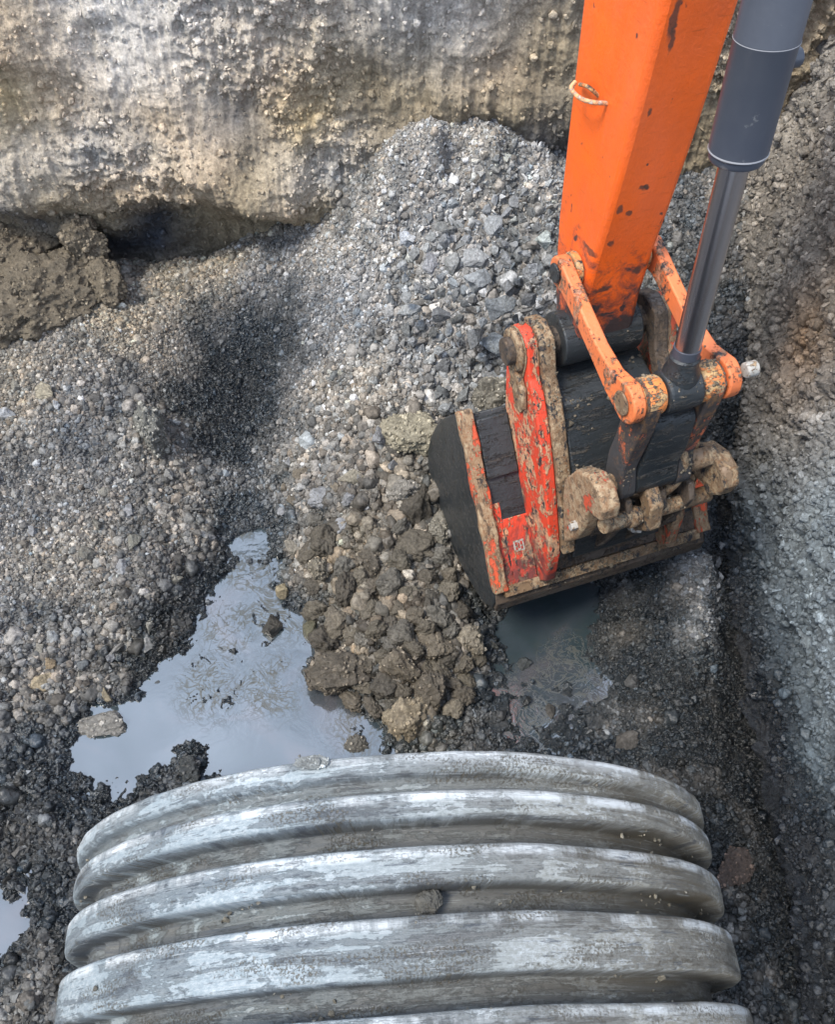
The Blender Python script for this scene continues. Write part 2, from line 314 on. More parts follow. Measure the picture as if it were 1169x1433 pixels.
# ------------------------------------------------------------------ right trench wall: a sheet over (y, z), offset x
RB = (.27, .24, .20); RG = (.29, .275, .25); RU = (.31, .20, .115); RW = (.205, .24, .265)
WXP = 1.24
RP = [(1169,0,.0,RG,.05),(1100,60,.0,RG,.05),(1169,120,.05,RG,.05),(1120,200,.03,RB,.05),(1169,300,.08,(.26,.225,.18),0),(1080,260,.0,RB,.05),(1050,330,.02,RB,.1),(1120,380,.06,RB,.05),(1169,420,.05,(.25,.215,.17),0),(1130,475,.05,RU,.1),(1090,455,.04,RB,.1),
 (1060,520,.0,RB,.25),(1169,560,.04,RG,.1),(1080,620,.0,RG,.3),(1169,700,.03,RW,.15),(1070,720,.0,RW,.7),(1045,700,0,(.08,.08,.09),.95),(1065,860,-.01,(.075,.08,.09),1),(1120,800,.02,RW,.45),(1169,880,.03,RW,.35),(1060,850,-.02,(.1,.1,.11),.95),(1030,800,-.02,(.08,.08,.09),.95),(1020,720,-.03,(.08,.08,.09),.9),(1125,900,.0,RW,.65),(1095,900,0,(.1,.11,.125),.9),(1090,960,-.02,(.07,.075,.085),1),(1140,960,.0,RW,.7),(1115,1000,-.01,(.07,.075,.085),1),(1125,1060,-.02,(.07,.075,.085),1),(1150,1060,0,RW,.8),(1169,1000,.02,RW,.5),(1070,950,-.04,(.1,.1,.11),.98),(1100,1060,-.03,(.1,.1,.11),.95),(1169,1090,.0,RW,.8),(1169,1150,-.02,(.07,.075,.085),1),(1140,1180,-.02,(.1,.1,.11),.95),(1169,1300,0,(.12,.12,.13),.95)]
rp = []; ra = []
for p in RP:
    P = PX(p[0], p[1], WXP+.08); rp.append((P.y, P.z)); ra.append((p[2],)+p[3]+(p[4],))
for a1, b1 in [(-4, 0), (-4, 2), (4, 0), (4, 2), (0, 2.2), (2, 2.2)]: rp.append((a1, b1)); ra.append((0,)+RB+(.3,))
rp = np.array(rp); ra = np.array(ra); rW = rbf_fit(rp, ra)
ys3 = axis(.1, 3.3, .0075, -5.2, 3.4, .1); zs3 = axis(-.35, 1.7, .0075, -.4, 1.98, .05)
A_, B_ = np.meshgrid(ys3, zs3, indexing='ij'); a, b = A_.ravel(), B_.ravel()
rf = rbf_eval(rp, rW, a, b)
xx = WXP + .16*b + .05*(a-2)*0 - rf[:, 0] - (.03*fbm(a*3, b*3, o=3, s=41) + .022*fbm(a*9, b*9, o=4, s=42, bil=True) + .010*fbm(a*30, b*30, o=3, s=43, bil=True))
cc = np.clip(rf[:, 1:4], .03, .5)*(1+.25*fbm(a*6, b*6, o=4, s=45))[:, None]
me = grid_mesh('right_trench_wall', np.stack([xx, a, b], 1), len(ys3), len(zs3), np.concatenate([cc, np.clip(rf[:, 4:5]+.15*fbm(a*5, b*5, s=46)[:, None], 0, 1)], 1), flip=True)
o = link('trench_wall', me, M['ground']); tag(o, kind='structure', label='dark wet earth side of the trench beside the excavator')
def wall_x(yq, zq):
    return WXP + .16*zq - rbf_eval(rp, rW, yq, zq)[:, 0]

# left and near walls and the grade around the trench, all beyond the frame
def plain_sheet(name, P, nu, nv, flip=False):
    t = np.tile(np.array([.24, .21, .17, .1]), (nu*nv, 1)); o = link(name, grid_mesh(name, P, nu, nv, t, flip=flip), M['ground']); return tag(o, kind='structure')
a1 = np.arange(-5.2, 4.05, .06); b1 = np.arange(-.1, 2.0, .06); A_, B_ = np.meshgrid(a1, b1, indexing='ij'); a, b = A_.ravel(), B_.ravel()
plain_sheet('trench_wall', np.stack([-3.0-.2*b+.1*fbm(a*2, b*2, s=51), a, b], 1), len(a1), len(b1))
a1 = np.arange(-4.2, 2.9, .06); A_, B_ = np.meshgrid(a1, b1, indexing='ij'); a, b = A_.ravel(), B_.ravel()
plain_sheet('trench_wall', np.stack([a, -4.6-.2*b+.1*fbm(a*2, b*2, s=52), b], 1), len(a1), len(b1), True)
for (x0, x1, y0, y1) in ((-60, 60, 3.12, 60), (-60, 60, -60, -4.95), (-60, -3.3, -4.95, 3.12), (1.5, 60, -4.95, 3.12)):
    a1 = np.linspace(x0, x1, 90); b1 = np.linspace(y0, y1, 90); A_, B_ = np.meshgrid(a1, b1, indexing='ij'); a, b = A_.ravel(), B_.ravel()
    plain_sheet('ground', np.stack([a, b, 1.955+.012*fbm(a*.9, b*.9, s=53)], 1), 90, 90)

# ------------------------------------------------------------------ water
m, t, b = mat_new('murky_water'); M['water'] = m
pos = N(t, 'ShaderNodeNewGeometry').outputs['Position']
n1 = noise(t, mapped(t, pos, (1, 1, 1)), 2.6, 5, .5, 1.6)
c = ramp(t, n1, [(.35, (.030, .045, .052)), (.55, (.042, .056, .068)), (.72, (.080, .078, .086))])
zone = N(t, 'ShaderNodeAttribute', attribute_type='GEOMETRY', attribute_name='stir').outputs['Fac']
r1 = noise(t, pos, 7, 3, .55, 2.4); r2 = noise(t, mapped(t, pos, (1, 1, 1), (5, 3, 1)), 19, 3, .55, 1.6)
l1 = ramp(t, math_(t, 'ABSOLUTE', math_(t, 'SUBTRACT', r1, .5)), [(0, 1.), (.035, 0.)]); l2 = ramp(t, math_(t, 'ABSOLUTE', math_(t, 'SUBTRACT', r2, .5)), [(0, 1.), (.05, 0.)])
h = math_(t, 'MULTIPLY', math_(t, 'ADD', math_(t, 'MULTIPLY', r1, .9), math_(t, 'MULTIPLY', r2, .30)), zone)
patch = ramp(t, noise(t, mapped(t, pos, (1, 1, 1), (2, 8, 0)), 7, 4, .6, .8), [(.36, 0.), (.50, 1.)])
scum = math_(t, 'MULTIPLY', math_(t, 'MULTIPLY', math_(t, 'MAXIMUM', l1, math_(t, 'MULTIPLY', l2, .8)), ramp(t, zone, [(.12, 0.), (.5, 1.)])), patch)
t.links.new(mix(t, scum, c, (.060, .062, .055)), b.inputs['Base Color'])
t.links.new(math_(t, 'ADD', math_(t, 'MULTIPLY', scum, .5), math_(t, 'ADD', math_(t, 'MULTIPLY', zone, .06), .045)), b.inputs['Roughness'])
t.links.new(math_(t, 'SUBTRACT', 2.6, math_(t, 'MULTIPLY', scum, 1.2)), b.inputs['IOR'])
calm = math_(t, 'MULTIPLY', noise(t, pos, 4, 2, .5, .8), .10)
bump(t, b, math_(t, 'ADD', h, calm), .62, .0075)
xs4 = np.arange(-2.2, .93, .02); ys4 = np.arange(-.6, 2.6, .02); A_, B_ = np.meshgrid(xs4, ys4, indexing='ij'); a, bb = A_.ravel(), B_.ravel()
stir = np.zeros(len(a))
for (px, py, r, s) in ((320,880,.10,1.),(400,850,.14,1.),(350,800,.1,.9),(300,960,.14,.8),(380,960,.14,.7),(500,1020,.12,.6),(760,1000,.2,.8),(820,950,.2,.8),(340,740,.08,.5),(600,1050,.1,.5)):
    P = PZ(px, py, 0); stir = np.maximum(stir, s*np.exp(-((a-P.x)**2+(bb-P.y)**2)/r**2))
me = grid_mesh('water', np.stack([a, bb, np.zeros(len(a))], 1), len(xs4), len(ys4))
at0 = me.attributes.new('stir', 'FLOAT', 'POINT'); at0.data.foreach_set('value', stir.astype(np.float32))
o = link('water', me, M['water']); tag(o, kind='structure', label='puddle of murky water mirroring the pale sky')

# ------------------------------------------------------------------ stone meshes
def ico(sub):
    bm = bmesh.new(); bmesh.ops.create_icosphere(bm, subdivisions=sub, radius=1); me = bpy.data.meshes.new('s'); bm.to_mesh(me); bm.free()
    V = np.empty(len(me.vertices)*3); me.vertices.foreach_get('co', V); return me, V.reshape(-1, 3)
def facet_stone(name, seed, sub=2, cuts=11, keep=.30, stretch=(1, 1, 1), grain=.0):
    r = np.random.default_rng(seed); me, V = ico(sub); me.name = name
    for q in range(cuts):
        n = r.normal(size=3); n /= np.linalg.norm(n); d = r.uniform(keep+.2, .88); s = V @ n
        V = V - np.maximum(0, s-d)[:, None]*n
    V *= np.array(stretch)*r.uniform(.85, 1.15, 3)
    if grain: V *= (1+grain*fbm(V[:, 0]*4, V[:, 1]*4, V[:, 2]*4, o=3, s=seed))[:, None]
    me.vertices.foreach_set('co', V.ravel()); me.update(); return me
def hull_stone(name, seed, n=11, stretch=(1, 1, 1), sub=0, grain=0.):
    r = np.random.default_rng(seed); bm = bmesh.new(); V = r.normal(size=(n, 3)); V /= np.linalg.norm(V, axis=1)[:, None]; V *= r.uniform(.72, 1.12, (n, 1))
    for v in V*np.array(stretch): bm.verts.new(v)
    res = bmesh.ops.convex_hull(bm, input=bm.verts)
    for v in [v for v in bm.verts if not v.link_faces]: bm.verts.remove(v)
    if sub:
        bmesh.ops.bevel(bm, geom=list(bm.edges), offset=.05, segments=2, affect='EDGES', profile=.6)
        bmesh.ops.triangulate(bm, faces=bm.faces)
        for q in range(sub): bmesh.ops.subdivide_edges(bm, edges=[e for e in bm.edges if e.calc_length() > .16], cuts=1, use_grid_fill=True)
        bmesh.ops.triangulate(bm, faces=bm.faces)
    me = bpy.data.meshes.new(name); bm.to_mesh(me); bm.free()
    if sub:
        V = np.empty(len(me.vertices)*3); me.vertices.foreach_get('co', V); V = V.reshape(-1, 3); V *= (1+grain*fbm(V[:, 0]*2.3+seed, V[:, 1]*2.3, V[:, 2]*2.3, o=4, s=seed, bil=True, g=.55))[:, None]
        me.vertices.foreach_set('co', V.ravel()); me.update()
    return me
def clod_mesh(name, seed, sub=5, stretch=(1, 1, 1), lump=.25):
    r = np.random.default_rng(seed); me, V = ico(sub); me.name = name
    for q in range(6):
        n = r.normal(size=3); n /= np.linalg.norm(n); d = r.uniform(.55, .9); s = V @ n
        V = V - .8*np.maximum(0, s-d)[:, None]*n
    o_ = seed*3.7
    k = 1+lump*fbm(V[:, 0]*1.6+o_, V[:, 1]*1.6, V[:, 2]*1.6, o=2, s=seed)+.13*fbm(V[:, 0]*3.4+o_, V[:, 1]*3.4, V[:, 2]*3.4, o=4, s=seed+9, bil=True, g=.58)
    V = V*k[:, None]*np.array(stretch)
    me.vertices.foreach_set('co', V.ravel()); me.update(); me.polygons.foreach_set('use_smooth', np.ones(len(me.polygons), bool)); return me

# small gravel: points carrying tint/rotation/scale, instanced pieces
protos = bpy.data.collections.new('gravel_pieces')
for q in range(9):
    if q < 6: me = hull_stone('gravel_piece', 100+q, 10+q % 3, [(1, .8, .6), (1.2, .7, .5), (1, 1, .7), (.9, .8, .8), (1.35, .6, .5), (1, .75, .45)][q])
    else: me = clod_mesh('gravel_piece', 200+q, 3, (1, .9, .8))
    me.materials.append(M['gravel']); protos.objects.link(bpy.data.objects.new('gravel_piece_%d' % q, me))

def in_frame(P, m=60):
    u, v = project(P); return (u > -m) & (u < IW+m) & (v > -m) & (v < IH+m)
gp = []; gs = []; gt = []; gi = []
n = 380000
x = RNG.uniform(-2.2, 1.5, n); y = RNG.uniform(-.1, 3.4, n); z = ground_z(x, y); P = np.stack([x, y, z], 1)
k = in_frame(P) & ((z > -.022) | (x > .95)); x, y, z = x[k], y[k], z[k]
F_ = field(x, y)
keepp = RNG.uniform(0, 1, len(x)) < np.clip((.0125/F_[:, 1])**1.25*1.25, .1, 1)*np.where((z < .004) & (x < .95), .12, 1)*(1-.75*sst(.05, .5, np.exp(-(((x-PZ(760,985,0).x)/.26)**2+((y-PZ(760,985,0).y)/.17)**2)))*(z < .03))
x, y, z, F_ = x[keepp], y[keepp], z[keepp], F_[keepp]
col, wet = soil(F_[:, 2], F_[:, 3], F_[:, 4], x, y)
s = F_[:, 1]*.5*np.exp(RNG.normal(-.12, .42, len(x))); s = np.clip(s, .004, .042)*np.where((z < .004) & (x < .95), .6, 1)
v_ = np.exp(RNG.normal(-.03, .42, len(x)))*np.where(RNG.uniform(0, 1, len(x)) < .05, 1.5, 1)
hue = RNG.normal(0, .05, (len(x), 1))
col = np.minimum(col*v_[:, None]*(1+hue*np.array([1, 0, -1])), .55)
wet = np.clip(np.maximum(wet, sst(.045, .008, z)*.97)+RNG.normal(0, .08, len(x)), 0, 1)
gp.append(np.stack([x, y, z+s*np.where(s > .009, RNG.uniform(-.55, .3, len(x)), RNG.uniform(-.15, .6, len(x)))], 1)); gs.append(s); gt.append(np.concatenate([col, wet[:, None]], 1))
gi.append(np.where(RNG.uniform(0, 1, len(x)) < .92-.55*F_[:, 3], RNG.integers(0, 6, len(x)), RNG.integers(6, 9, len(x))))
# crumbs stuck to both walls
n = 26000
a = RNG.uniform(-2.1, 1.4, n); b = RNG.uniform(.2, 1.75, n); P = np.stack([a, np.full(n, WY), b], 1); k = in_frame(P); a, b = a[k], b[k]
ia = np.clip(np.searchsorted(xs2, a)-1, 0, len(xs2)-2); ib = np.clip(np.searchsorted(zs2, b)-1, 0, len(zs2)-2)
yw = yy.reshape(len(xs2), len(zs2))[ia, ib]; ct = rbf_eval(wp, wW, a, b); sm = sst(-.5, -.05, fbm(a*1.7+9, b*1.4, o=2, s=44))
k = RNG.uniform(0, 1, len(a)) < 1-.75*sm; a, b, yw, ct = a[k], b[k], yw[k], ct[k]
s = np.clip(.0055*np.exp(RNG.normal(0, .5, len(a))), .003, .022)
gp.append(np.stack([a, yw-s*.1, b], 1)); gs.append(s); gt.append(np.concatenate([np.clip(ct[:, 1:4], .04, .6)*np.exp(RNG.normal(-.05, .2, len(a)))[:, None], np.clip(ct[:, 4:5], 0, 1)], 1)); gi.append(RNG.integers(0, 9, len(a)))
n = 42000
a = RNG.uniform(.1, 3.2, n); b = RNG.uniform(0, 1.7, n); XR = xx.reshape(len(ys3), len(zs3))
ia = np.clip(np.searchsorted(ys3, a)-1, 0, len(ys3)-2); ib = np.clip(np.searchsorted(zs3, b)-1, 0, len(zs3)-2); xw = XR[ia, ib]
k = in_frame(np.stack([xw, a, b], 1)); a, b, xw = a[k], b[k], xw[k]; ct = rbf_eval(rp, rW, a, b)
s = np.clip(.0065*np.exp(RNG.normal(0, .5, len(a))), .003, .022)
gp.append(np.stack([xw-s*.1, a, b], 1)); gs.append(s); gt.append(np.concatenate([np.clip(ct[:, 1:4], .04, .5)*np.exp(RNG.normal(-.05, .25, len(a)))[:, None], np.clip(ct[:, 4:5], 0, 1)], 1)); gi.append(RNG.integers(0, 9, len(a)))
# ------------------------------------------------------------------ individual stones and clods
FS = [hull_stone('stone', 300+q, 12+q % 4, [(1, .8, .7), (1.2, .75, .6), (1, .95, .75), (.95, .85, .75), (1.3, .7, .6), (1, .85, .6), (1.1, .7, .65), (1, 1, .65)][q], 3, .09) for q in range(8)]
CL = [clod_mesh('clod', 400+q, 5 if q < 6 else 6, [(1, .9, .75), (1.2, .9, .7), (1, 1, .85), (1.35, .8, .7), (1, .8, .9), (1.1, 1, .6), (1.2, .9, .8), (1, .9, .8)][q]) for q in range(8)]
for q in FS+CL: q.materials.append(M['stone'])
placed = []
def stone(name, px, py, size_px, colr, wet, label, cat, group=None, mesh=None, rot=None, sc=None, lift=.25, zz_=None, sink=None):
    z = .1
    for _ in range(6):
        P = PZ(px, py, z if zz_ is None else zz_); z = float(ground_z([P.x], [P.y])[0])
        if zz_ is not None: break
    d = (P-CO).dot(cF); r = size_px*.5*d/FPX
    o = bpy.data.objects.new(name, mesh if mesh else random.choice(FS)); COL.objects.link(o)
    o.location = P + Vector((0, 0, r*lift)); o.scale = tuple(r*q for q in (sc or (1, 1, 1)))
    o.rotation_euler = rot if rot else tuple(random.uniform(0, 6.28) for _ in range(3))
    o.color = tuple(colr)+(wet,)
    tag(o, label, cat, group); placed.append((px, py, size_px)); return o
BR = (.175, .148, .112); BRD = (.125, .106, .082); GRY = (.27, .272, .28); GRL = (.40, .41, .42); TAN = (.34, .28, .19); DG = (.16, .165, .165)
big = [
 (578,612,62,(.30,.27,.20),.05,'large pale brown lump of earth on the heap touching the bucket side','clod',3,(0,.2,.1),(.95,1.1,1.1)),
 (535,612,40,GRY,.1,'upright grey oval stone left of the pale brown lump by the bucket','stone',0,(.4,1.2,.3),None),
 (572,1010,62,(.27,.225,.16),.15,'round brown clod nearest the top lip of the pipe','clod',2,None,(1,1,1)),
 (655,898,50,(.23,.20,.155),.15,'round greyish brown clod at the water edge beneath the bucket','clod',4,None,None),
 (478,940,66,BRD,.3,'knobbly brown clod jutting into the puddle','clod',1,None,None),
 (610,905,48,BR,.2,'brown clod between the round clods in front of the bucket','clod',0,None,None),
 (600,970,52,BRD,.25,'dark brown clod behind the round clod at the pipe lip','clod',5,None,None),
 (560,935,50,BR,.2,'yellowish brown clod in the middle of the clod mound','clod',3,None,None),
 (148,1020,62,(.26,.245,.22),.3,'long flat brown stone lying in the puddle','clod',3,(0,0,.12),(.85,.7,.8)),
 (220,958,23,DG,.6,'small dark stone poking out of the puddle beside the gravel','stone',2,None,None),
 (284,865,24,(.07,.075,.08),.9,'shiny black stone at the narrow neck of the puddle','stone',1,None,None),
 (350,787,18,(.2,.21,.22),.7,'small wet stone alone in the upper puddle','stone',3,None,None),
 (432,885,36,(.24,.21,.13),.7,'wet olive stone half sunk in the stirred puddle','stone',2,None,None),
 (397,830,32,(.33,.27,.17),.3,'yellowish tan stone at the heap foot by the stirred water','stone',3,None,None),
 (380,880,44,BRD,.7,'wet brown stone half under water beside the olive stone','stone',5,None,None),
 (268,1075,42,(.12,.12,.115),.8,'dark wet clod by the pipe left of the puddle','clod',0,None,None),
 (420,1068,26,(.16,.16,.16),.8,'small dark clod resting against the pipe lip','clod',2,None,None),
 (215,610,70,(.22,.215,.19),.35,'large grey brown lump on the dark wet slope','clod',7,None,(1,.9,.7)),
 (66,550,36,(.36,.32,.24),.05,'pale tan stone on the left slope','stone',2,None,None),
 (78,568,22,GRL,0,'light grey stone below the pale tan stone','stone',0,None,None),
 (190,758,42,(.26,.25,.21),.2,'flat greenish grey stone on the left slope','stone',5,None,(1.2,.8,.7)),
 (60,958,38,TAN,.1,'tan stone in the pebbles at the left edge of the puddle','stone',2,None,None),
 (72,930,30,(.30,.23,.15),.15,'reddish brown stone above the tan one by the left gravel','stone',3,None,None),
 (58,992,40,(.30,.29,.27),.2,'pale flat stone at the left edge of the puddle','stone',4,None,(1.1,.8,.6)),
 (152,975,30,(.30,.25,.17),.3,'brown stone standing at the puddle corner','stone',1,None,None),
 (8,582,30,GRL,0,'pale stone cut off by the picture edge on the left slope','stone',1,None,None),
 (692,320,40,(.33,.34,.345),.1,'broad grey stone high on the gravel heap near the arm','stone',3,None,None),
 (668,365,44,(.34,.345,.34),.1,'grey slab of stone in the middle of the gravel heap','stone',1,(.3,.2,.7),(1.1,1,.9)),
 (668,395,50,(.30,.315,.32),.1,'large mottled grey stone below the slab on the heap','stone',0,(.2,.4,.5),None),
 (572,335,30,(.42,.44,.47),.05,'pale bluish square stone on the gravel heap','stone',2,None,None),
 (698,434,54,(.31,.325,.33),.15,'largest grey stone on the heap next to the link arm','stone',5,(.2,.1,.1),(1.1,1,.9)),
 (665,475,46,(.26,.265,.265),.15,'tall grey stone leaning on the heap','stone',4,(.3,.2,1.2),None),
 (697,486,44,(.36,.39,.41),.15,'flat bluish grey stone touching the bucket ear','stone',1,(.1,.1,-.2),None),
 (762,338,34,(.46,.50,.48),.05,'whitish green stone beside the link pin','stone',3,None,None),
 (637,375,38,(.28,.285,.28),.1,'grey stone left of the slab on the heap','stone',2,None,None),
 (600,375,36,GRY,.1,'wedge of grey stone on the left half of the heap','stone',6,None,None),
 (690,565,60,(.24,.22,.18),.25,'brown grey lump between heap and bucket','clod',1,None,(1,1,.8)),
 (500,672,42,(.30,.27,.21),.15,'tan stone on the lower heap left of the bucket','stone',4,(.1,.2,.1),None),
 (575,335,16,GRL,0,'tiny pale chip leaning on the bluish square stone','stone',1,None,None),
 (520,790,44,BRD,.3,'dark brown lump on the clod mound','clod',4,None,None),
 (615,745,46,(.24,.22,.18),.2,'grey brown lump against the black bucket side','clod',0,None,None),
 (560,690,40,(.27,.25,.22),.2,'grey brown clod on the lower heap','clod',1,None,None),
 (450,800,40,(.25,.22,.17),.3,'tan brown clod at the puddle edge of the mound','clod',3,None,None),
 (480,735,36,GRY,.2,'grey stone on the lower heap above the clods','stone',2,None,None),
 (410,770,34,(.29,.26,.21),.25,'flat brown stone at the heap foot by the water','stone',5,None,None),
 (500,1045,28,(.2,.18,.15),.6,'small wet clod in the puddle beside the pipe','clod',5,None,None),
 (735,930,26,(.15,.15,.14),.8,'wet dark stone in the shallows below the bucket','stone',2,None,None),
 (690,905,22,(.2,.19,.16),.7,'small wet stone beside the round greyish clod','stone',0,None,None),
 (770,998,34,(.15,.13,.11),.7,'wet brown stone in the speckled shallows','stone',3,None,None),
 (875,1040,40,(.17,.15,.13),.5,'brown stone on wet gravel behind the pipe','stone',1,None,None),
 (975,1262,26,(.50,.52,.53),.1,'pale grey stone wedged beside the pipe ribs','stone',1,(.2,.3,-.6),None),
 (1030,1215,46,(.15,.105,.082),.6,'flat reddish brown lump on the dark wet gravel','clod',5,(0,0,.8),(1,.8,.4)),
 (885,955,30,(.16,.15,.14),.7,'dark stone at the end of the shallows under the wall','stone',3,None,None),
]
for (px, py, s_, c_, w_, lab, cat, mi, rot, sc) in big:
    stone(cat, px, py, s_, c_, w_, lab, cat, None, (CL if cat == 'clod' else FS)[mi], rot, sc)
# earth lumps slumped off the far wall, left corner
for (px, py, s_, zb, c_, lab, mi, sc) in [(30,345,120,.42,(.15,.125,.09),'biggest lump of slumped earth under the ledge at the left edge',6,(1.1,.8,1.0)),(60,425,150,.40,(.15,.125,.09),'wide slumped earth lump standing on the left slope',7,(1.05,.8,.7)),
   (150,395,62,.40,(.15,.125,.09),'smaller slumped lump right of the wide one',3,(1,.9,1)),(-5,440,100,.42,(.15,.125,.09),'slumped earth lump cut off by the left edge of the view',2,(1,1,.8)),(118,345,70,.48,(.15,.125,.09),'brown lump hanging beside the dark hollow',4,(.8,.8,1.2))]:
    stone('clod', px, py, s_, c_, .05, lab, 'clod', 'lumps slumped from the far wall', CL[mi], (0, 0, random.uniform(0, 6)), sc, lift=.1, zz_=zb)
# the many look-alike stones: heap, mound, left slope
def scatter(n, region, smin, smax, cols, wet, label, cat, group, meshes, gap=.62):
    k = 0; tries = 0
    while k < n and tries < n*60:
        tries += 1; px, py = region(); s_ = smin+(smax-smin)*random.random()**2
        if any(abs(px-a_)+abs(py-b_) < gap*(s_+c_) for a_, b_, c_ in placed): continue
        c_ = random.choice(cols); v = random.uniform(.8, 1.2)
        stone(cat, px, py, s_, tuple(v*q for q in c_), max(0, wet+random.uniform(-.1, .1)), label, cat, group, random.choice(meshes), lift=.38 if cat == 'clod' else .2); k += 1
def tri(*P):
    def f():
        i = random.randrange(len(P)-2); a_, b_, c_ = P[0], P[i+1], P[i+2]; u, v = random.random(), random.random()
        if u+v > 1: u, v = 1-u, 1-v
        return a_[0]+u*(b_[0]-a_[0])+v*(c_[0]-a_[0]), a_[1]+u*(b_[1]-a_[1])+v*(c_[1]-a_[1])
    return f
scatter(95, tri((640,230),(560,330),(570,470),(620,590),(715,580),(740,450),(765,340),(720,240)), 18, 42, [(.235,.24,.245), (.29,.30,.31), (.21,.215,.21), (.35,.36,.36)], .15, 'grey angular stone among its like on the gravel heap', 'stone', 'grey angular stones on the gravel heap', FS, gap=.5)
scatter(85, tri((540,830),(440,720),(430,800),(450,960),(540,1000),(640,1000),(680,920),(620,780),(560,680)), 26, 60, [BR, BRD, (.155,.132,.10), (.20,.172,.13), (.115,.10,.08), (.17,.155,.13)], .35, 'brown earth clod among its like on the mound before the bucket', 'clod', 'brown clods on the mound before the bucket', CL[:6], gap=.47)
scatter(30, tri((470,640),(400,640),(390,720),(480,740),(590,650),(560,590)), 18, 34, [(.24,.22,.19), GRY, BR], .2, 'grey brown stone on the slope of the heap above the mound', 'stone', 'stones on the lower heap', FS+CL[:3])
scatter(45, tri((150,680),(0,520),(0,900),(60,1040),(200,940),(300,760),(250,640),(160,520)), 14, 30, [(.27,.255,.23), GRY, (.25,.235,.2), (.32,.31,.29)], .2, 'grey brown stone half buried in the left slope', 'stone', 'stones in the left slope', FS)
scatter(14, tri((80,1150),(20,1120),(10,1200),(60,1330),(95,1230)), 14, 24, [(.16,.16,.16), DG], .75, 'wet dark stone between pipe and left picture edge', 'stone', 'wet stones left of the pipe', FS)
scatter(16, tri((970,850),(950,720),(960,900),(1010,880),(1010,760)), 11, 19, [(.27,.28,.30)], .3, 'bluish stone in the trickle of gravel right of the bucket', 'stone', 'stones in the trickle right of the bucket', FS, gap=.5)

# ------------------------------------------------------------------ corrugated pipe
PR, PZC = .742, .735; ax = Vector((math.sin(-.082), math.cos(.082), 0)).normalized(); sx = ax.cross(Vector((0, 0, 1))).normalized(); ux = sx.cross(ax)
pc = Vector((.006, 0, PZC))
m, t, b = mat_new('muddy_pipe_plastic')
uv = N(t, 'ShaderNodeUVMap').outputs[0]
obj_ = N(t, 'ShaderNodeTexCoord').outputs['Object']
stre = noise(t, mapped(t, uv, (2.2, 46, 1)), 1., 8, .68, .6)
blot = noise(t, mapped(t, uv, (7, 16, 1), (3, 1, 0)), 1., 8, .72, .4)
fine = noise(t, mapped(t, uv, (70, 150, 1)), 1., 9, .82)
crest = N(t, 'ShaderNodeAttribute', attribute_type='GEOMETRY', attribute_name='crest').outputs['Fac']
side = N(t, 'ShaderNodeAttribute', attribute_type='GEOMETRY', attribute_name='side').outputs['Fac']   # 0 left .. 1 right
f1 = math_(t, 'ADD', math_(t, 'MULTIPLY', stre, .55), math_(t, 'MULTIPLY', blot, .6))
f1 = math_(t, 'ADD', f1, math_(t, 'MULTIPLY', crest, .11)); f1 = math_(t, 'SUBTRACT', f1, math_(t, 'MULTIPLY', side, .035))
big = noise(t, mapped(t, uv, (3.2, 5, 1), (7, 3, 0)), 1., 4, .6, .5)
f1 = math_(t, 'ADD', f1, math_(t, 'MULTIPLY', math_(t, 'SUBTRACT', big, .5), .42))
f1 = math_(t, 'ADD', f1, math_(t, 'MULTIPLY', math_(t, 'SUBTRACT', fine, .5), .22))
mud = ramp(t, f1, [(.555, 0.), (.60, .40), (.65, .55), (.68, .95), (.82, 1.)])
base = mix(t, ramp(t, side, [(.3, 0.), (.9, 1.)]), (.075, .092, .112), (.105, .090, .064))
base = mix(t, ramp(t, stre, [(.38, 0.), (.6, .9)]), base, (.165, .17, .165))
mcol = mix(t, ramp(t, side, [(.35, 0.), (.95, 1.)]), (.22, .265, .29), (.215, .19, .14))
mcol = mix(t, math_(t, 'MULTIPLY', ramp(t, fine, [(.45, .0), (.65, .9)]), ramp(t, big, [(.4, .25), (.6, 1.)])), mcol, (.43, .465, .48))
c = mix(t, mud, base, mcol)
edge_ = N(t, 'ShaderNodeAttribute', attribute_type='GEOMETRY', attribute_name='rim').outputs['Fac']
c = mix(t, math_(t, 'MULTIPLY', edge_, ramp(t, noise(t, mapped(t, uv, (9, 3, 1), (2, 2, 0)), 1., 5, .7), [(.42, .0), (.55, .85)])), c, (.58, .61, .62))  # broken pale highlight painted into the colour along each crest's far edge
dk = ramp(t, noise(t, mapped(t, uv, (10, 70, 1), (8, 2, 0)), 1., 7, .75), [(.58, 0.), (.63, .7)])
c = mix(t, dk, c, (.055, .065, .08))
scr = ramp(t, noise(t, mapped(t, uv, (6, 420, 1), (3, 3, 0)), 1., 4, .7), [(.60, 0.), (.64, .5)]); c = mix(t, scr, c, (.40, .42, .42))
scr = ramp(t, noise(t, mapped(t, uv, (5, 300, 1), (9, 5, 0)), 1., 4, .7), [(.61, 0.), (.65, .6)]); c = mix(t, scr, c, (.06, .065, .07))
grn = noise(t, uv, 190, 4, .7)
clump = math_(t, 'MULTIPLY', ramp(t, grn, [(.52, 0.), (.58, 1.)]), ramp(t, noise(t, mapped(t, uv, (5, 20, 1), (1, 9, 0)), 1., 4, .6), [(.52, 0.), (.6, .8)]))
c = mix(t, clump, c, (.13, .115, .085))
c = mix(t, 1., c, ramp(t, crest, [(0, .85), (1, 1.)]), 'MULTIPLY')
t.links.new(c, b.inputs['Base Color'])
t.links.new(ramp(t, mud, [(0, .46), (1, .85)]), b.inputs['Roughness'])
bump(t, b, math_(t, 'ADD', math_(t, 'ADD', math_(t, 'MULTIPLY', mud, .55), math_(t, 'MULTIPLY', fine, .5)), math_(t, 'MULTIPLY', clump, .6)), .9, .006)
M['pipe'] = m
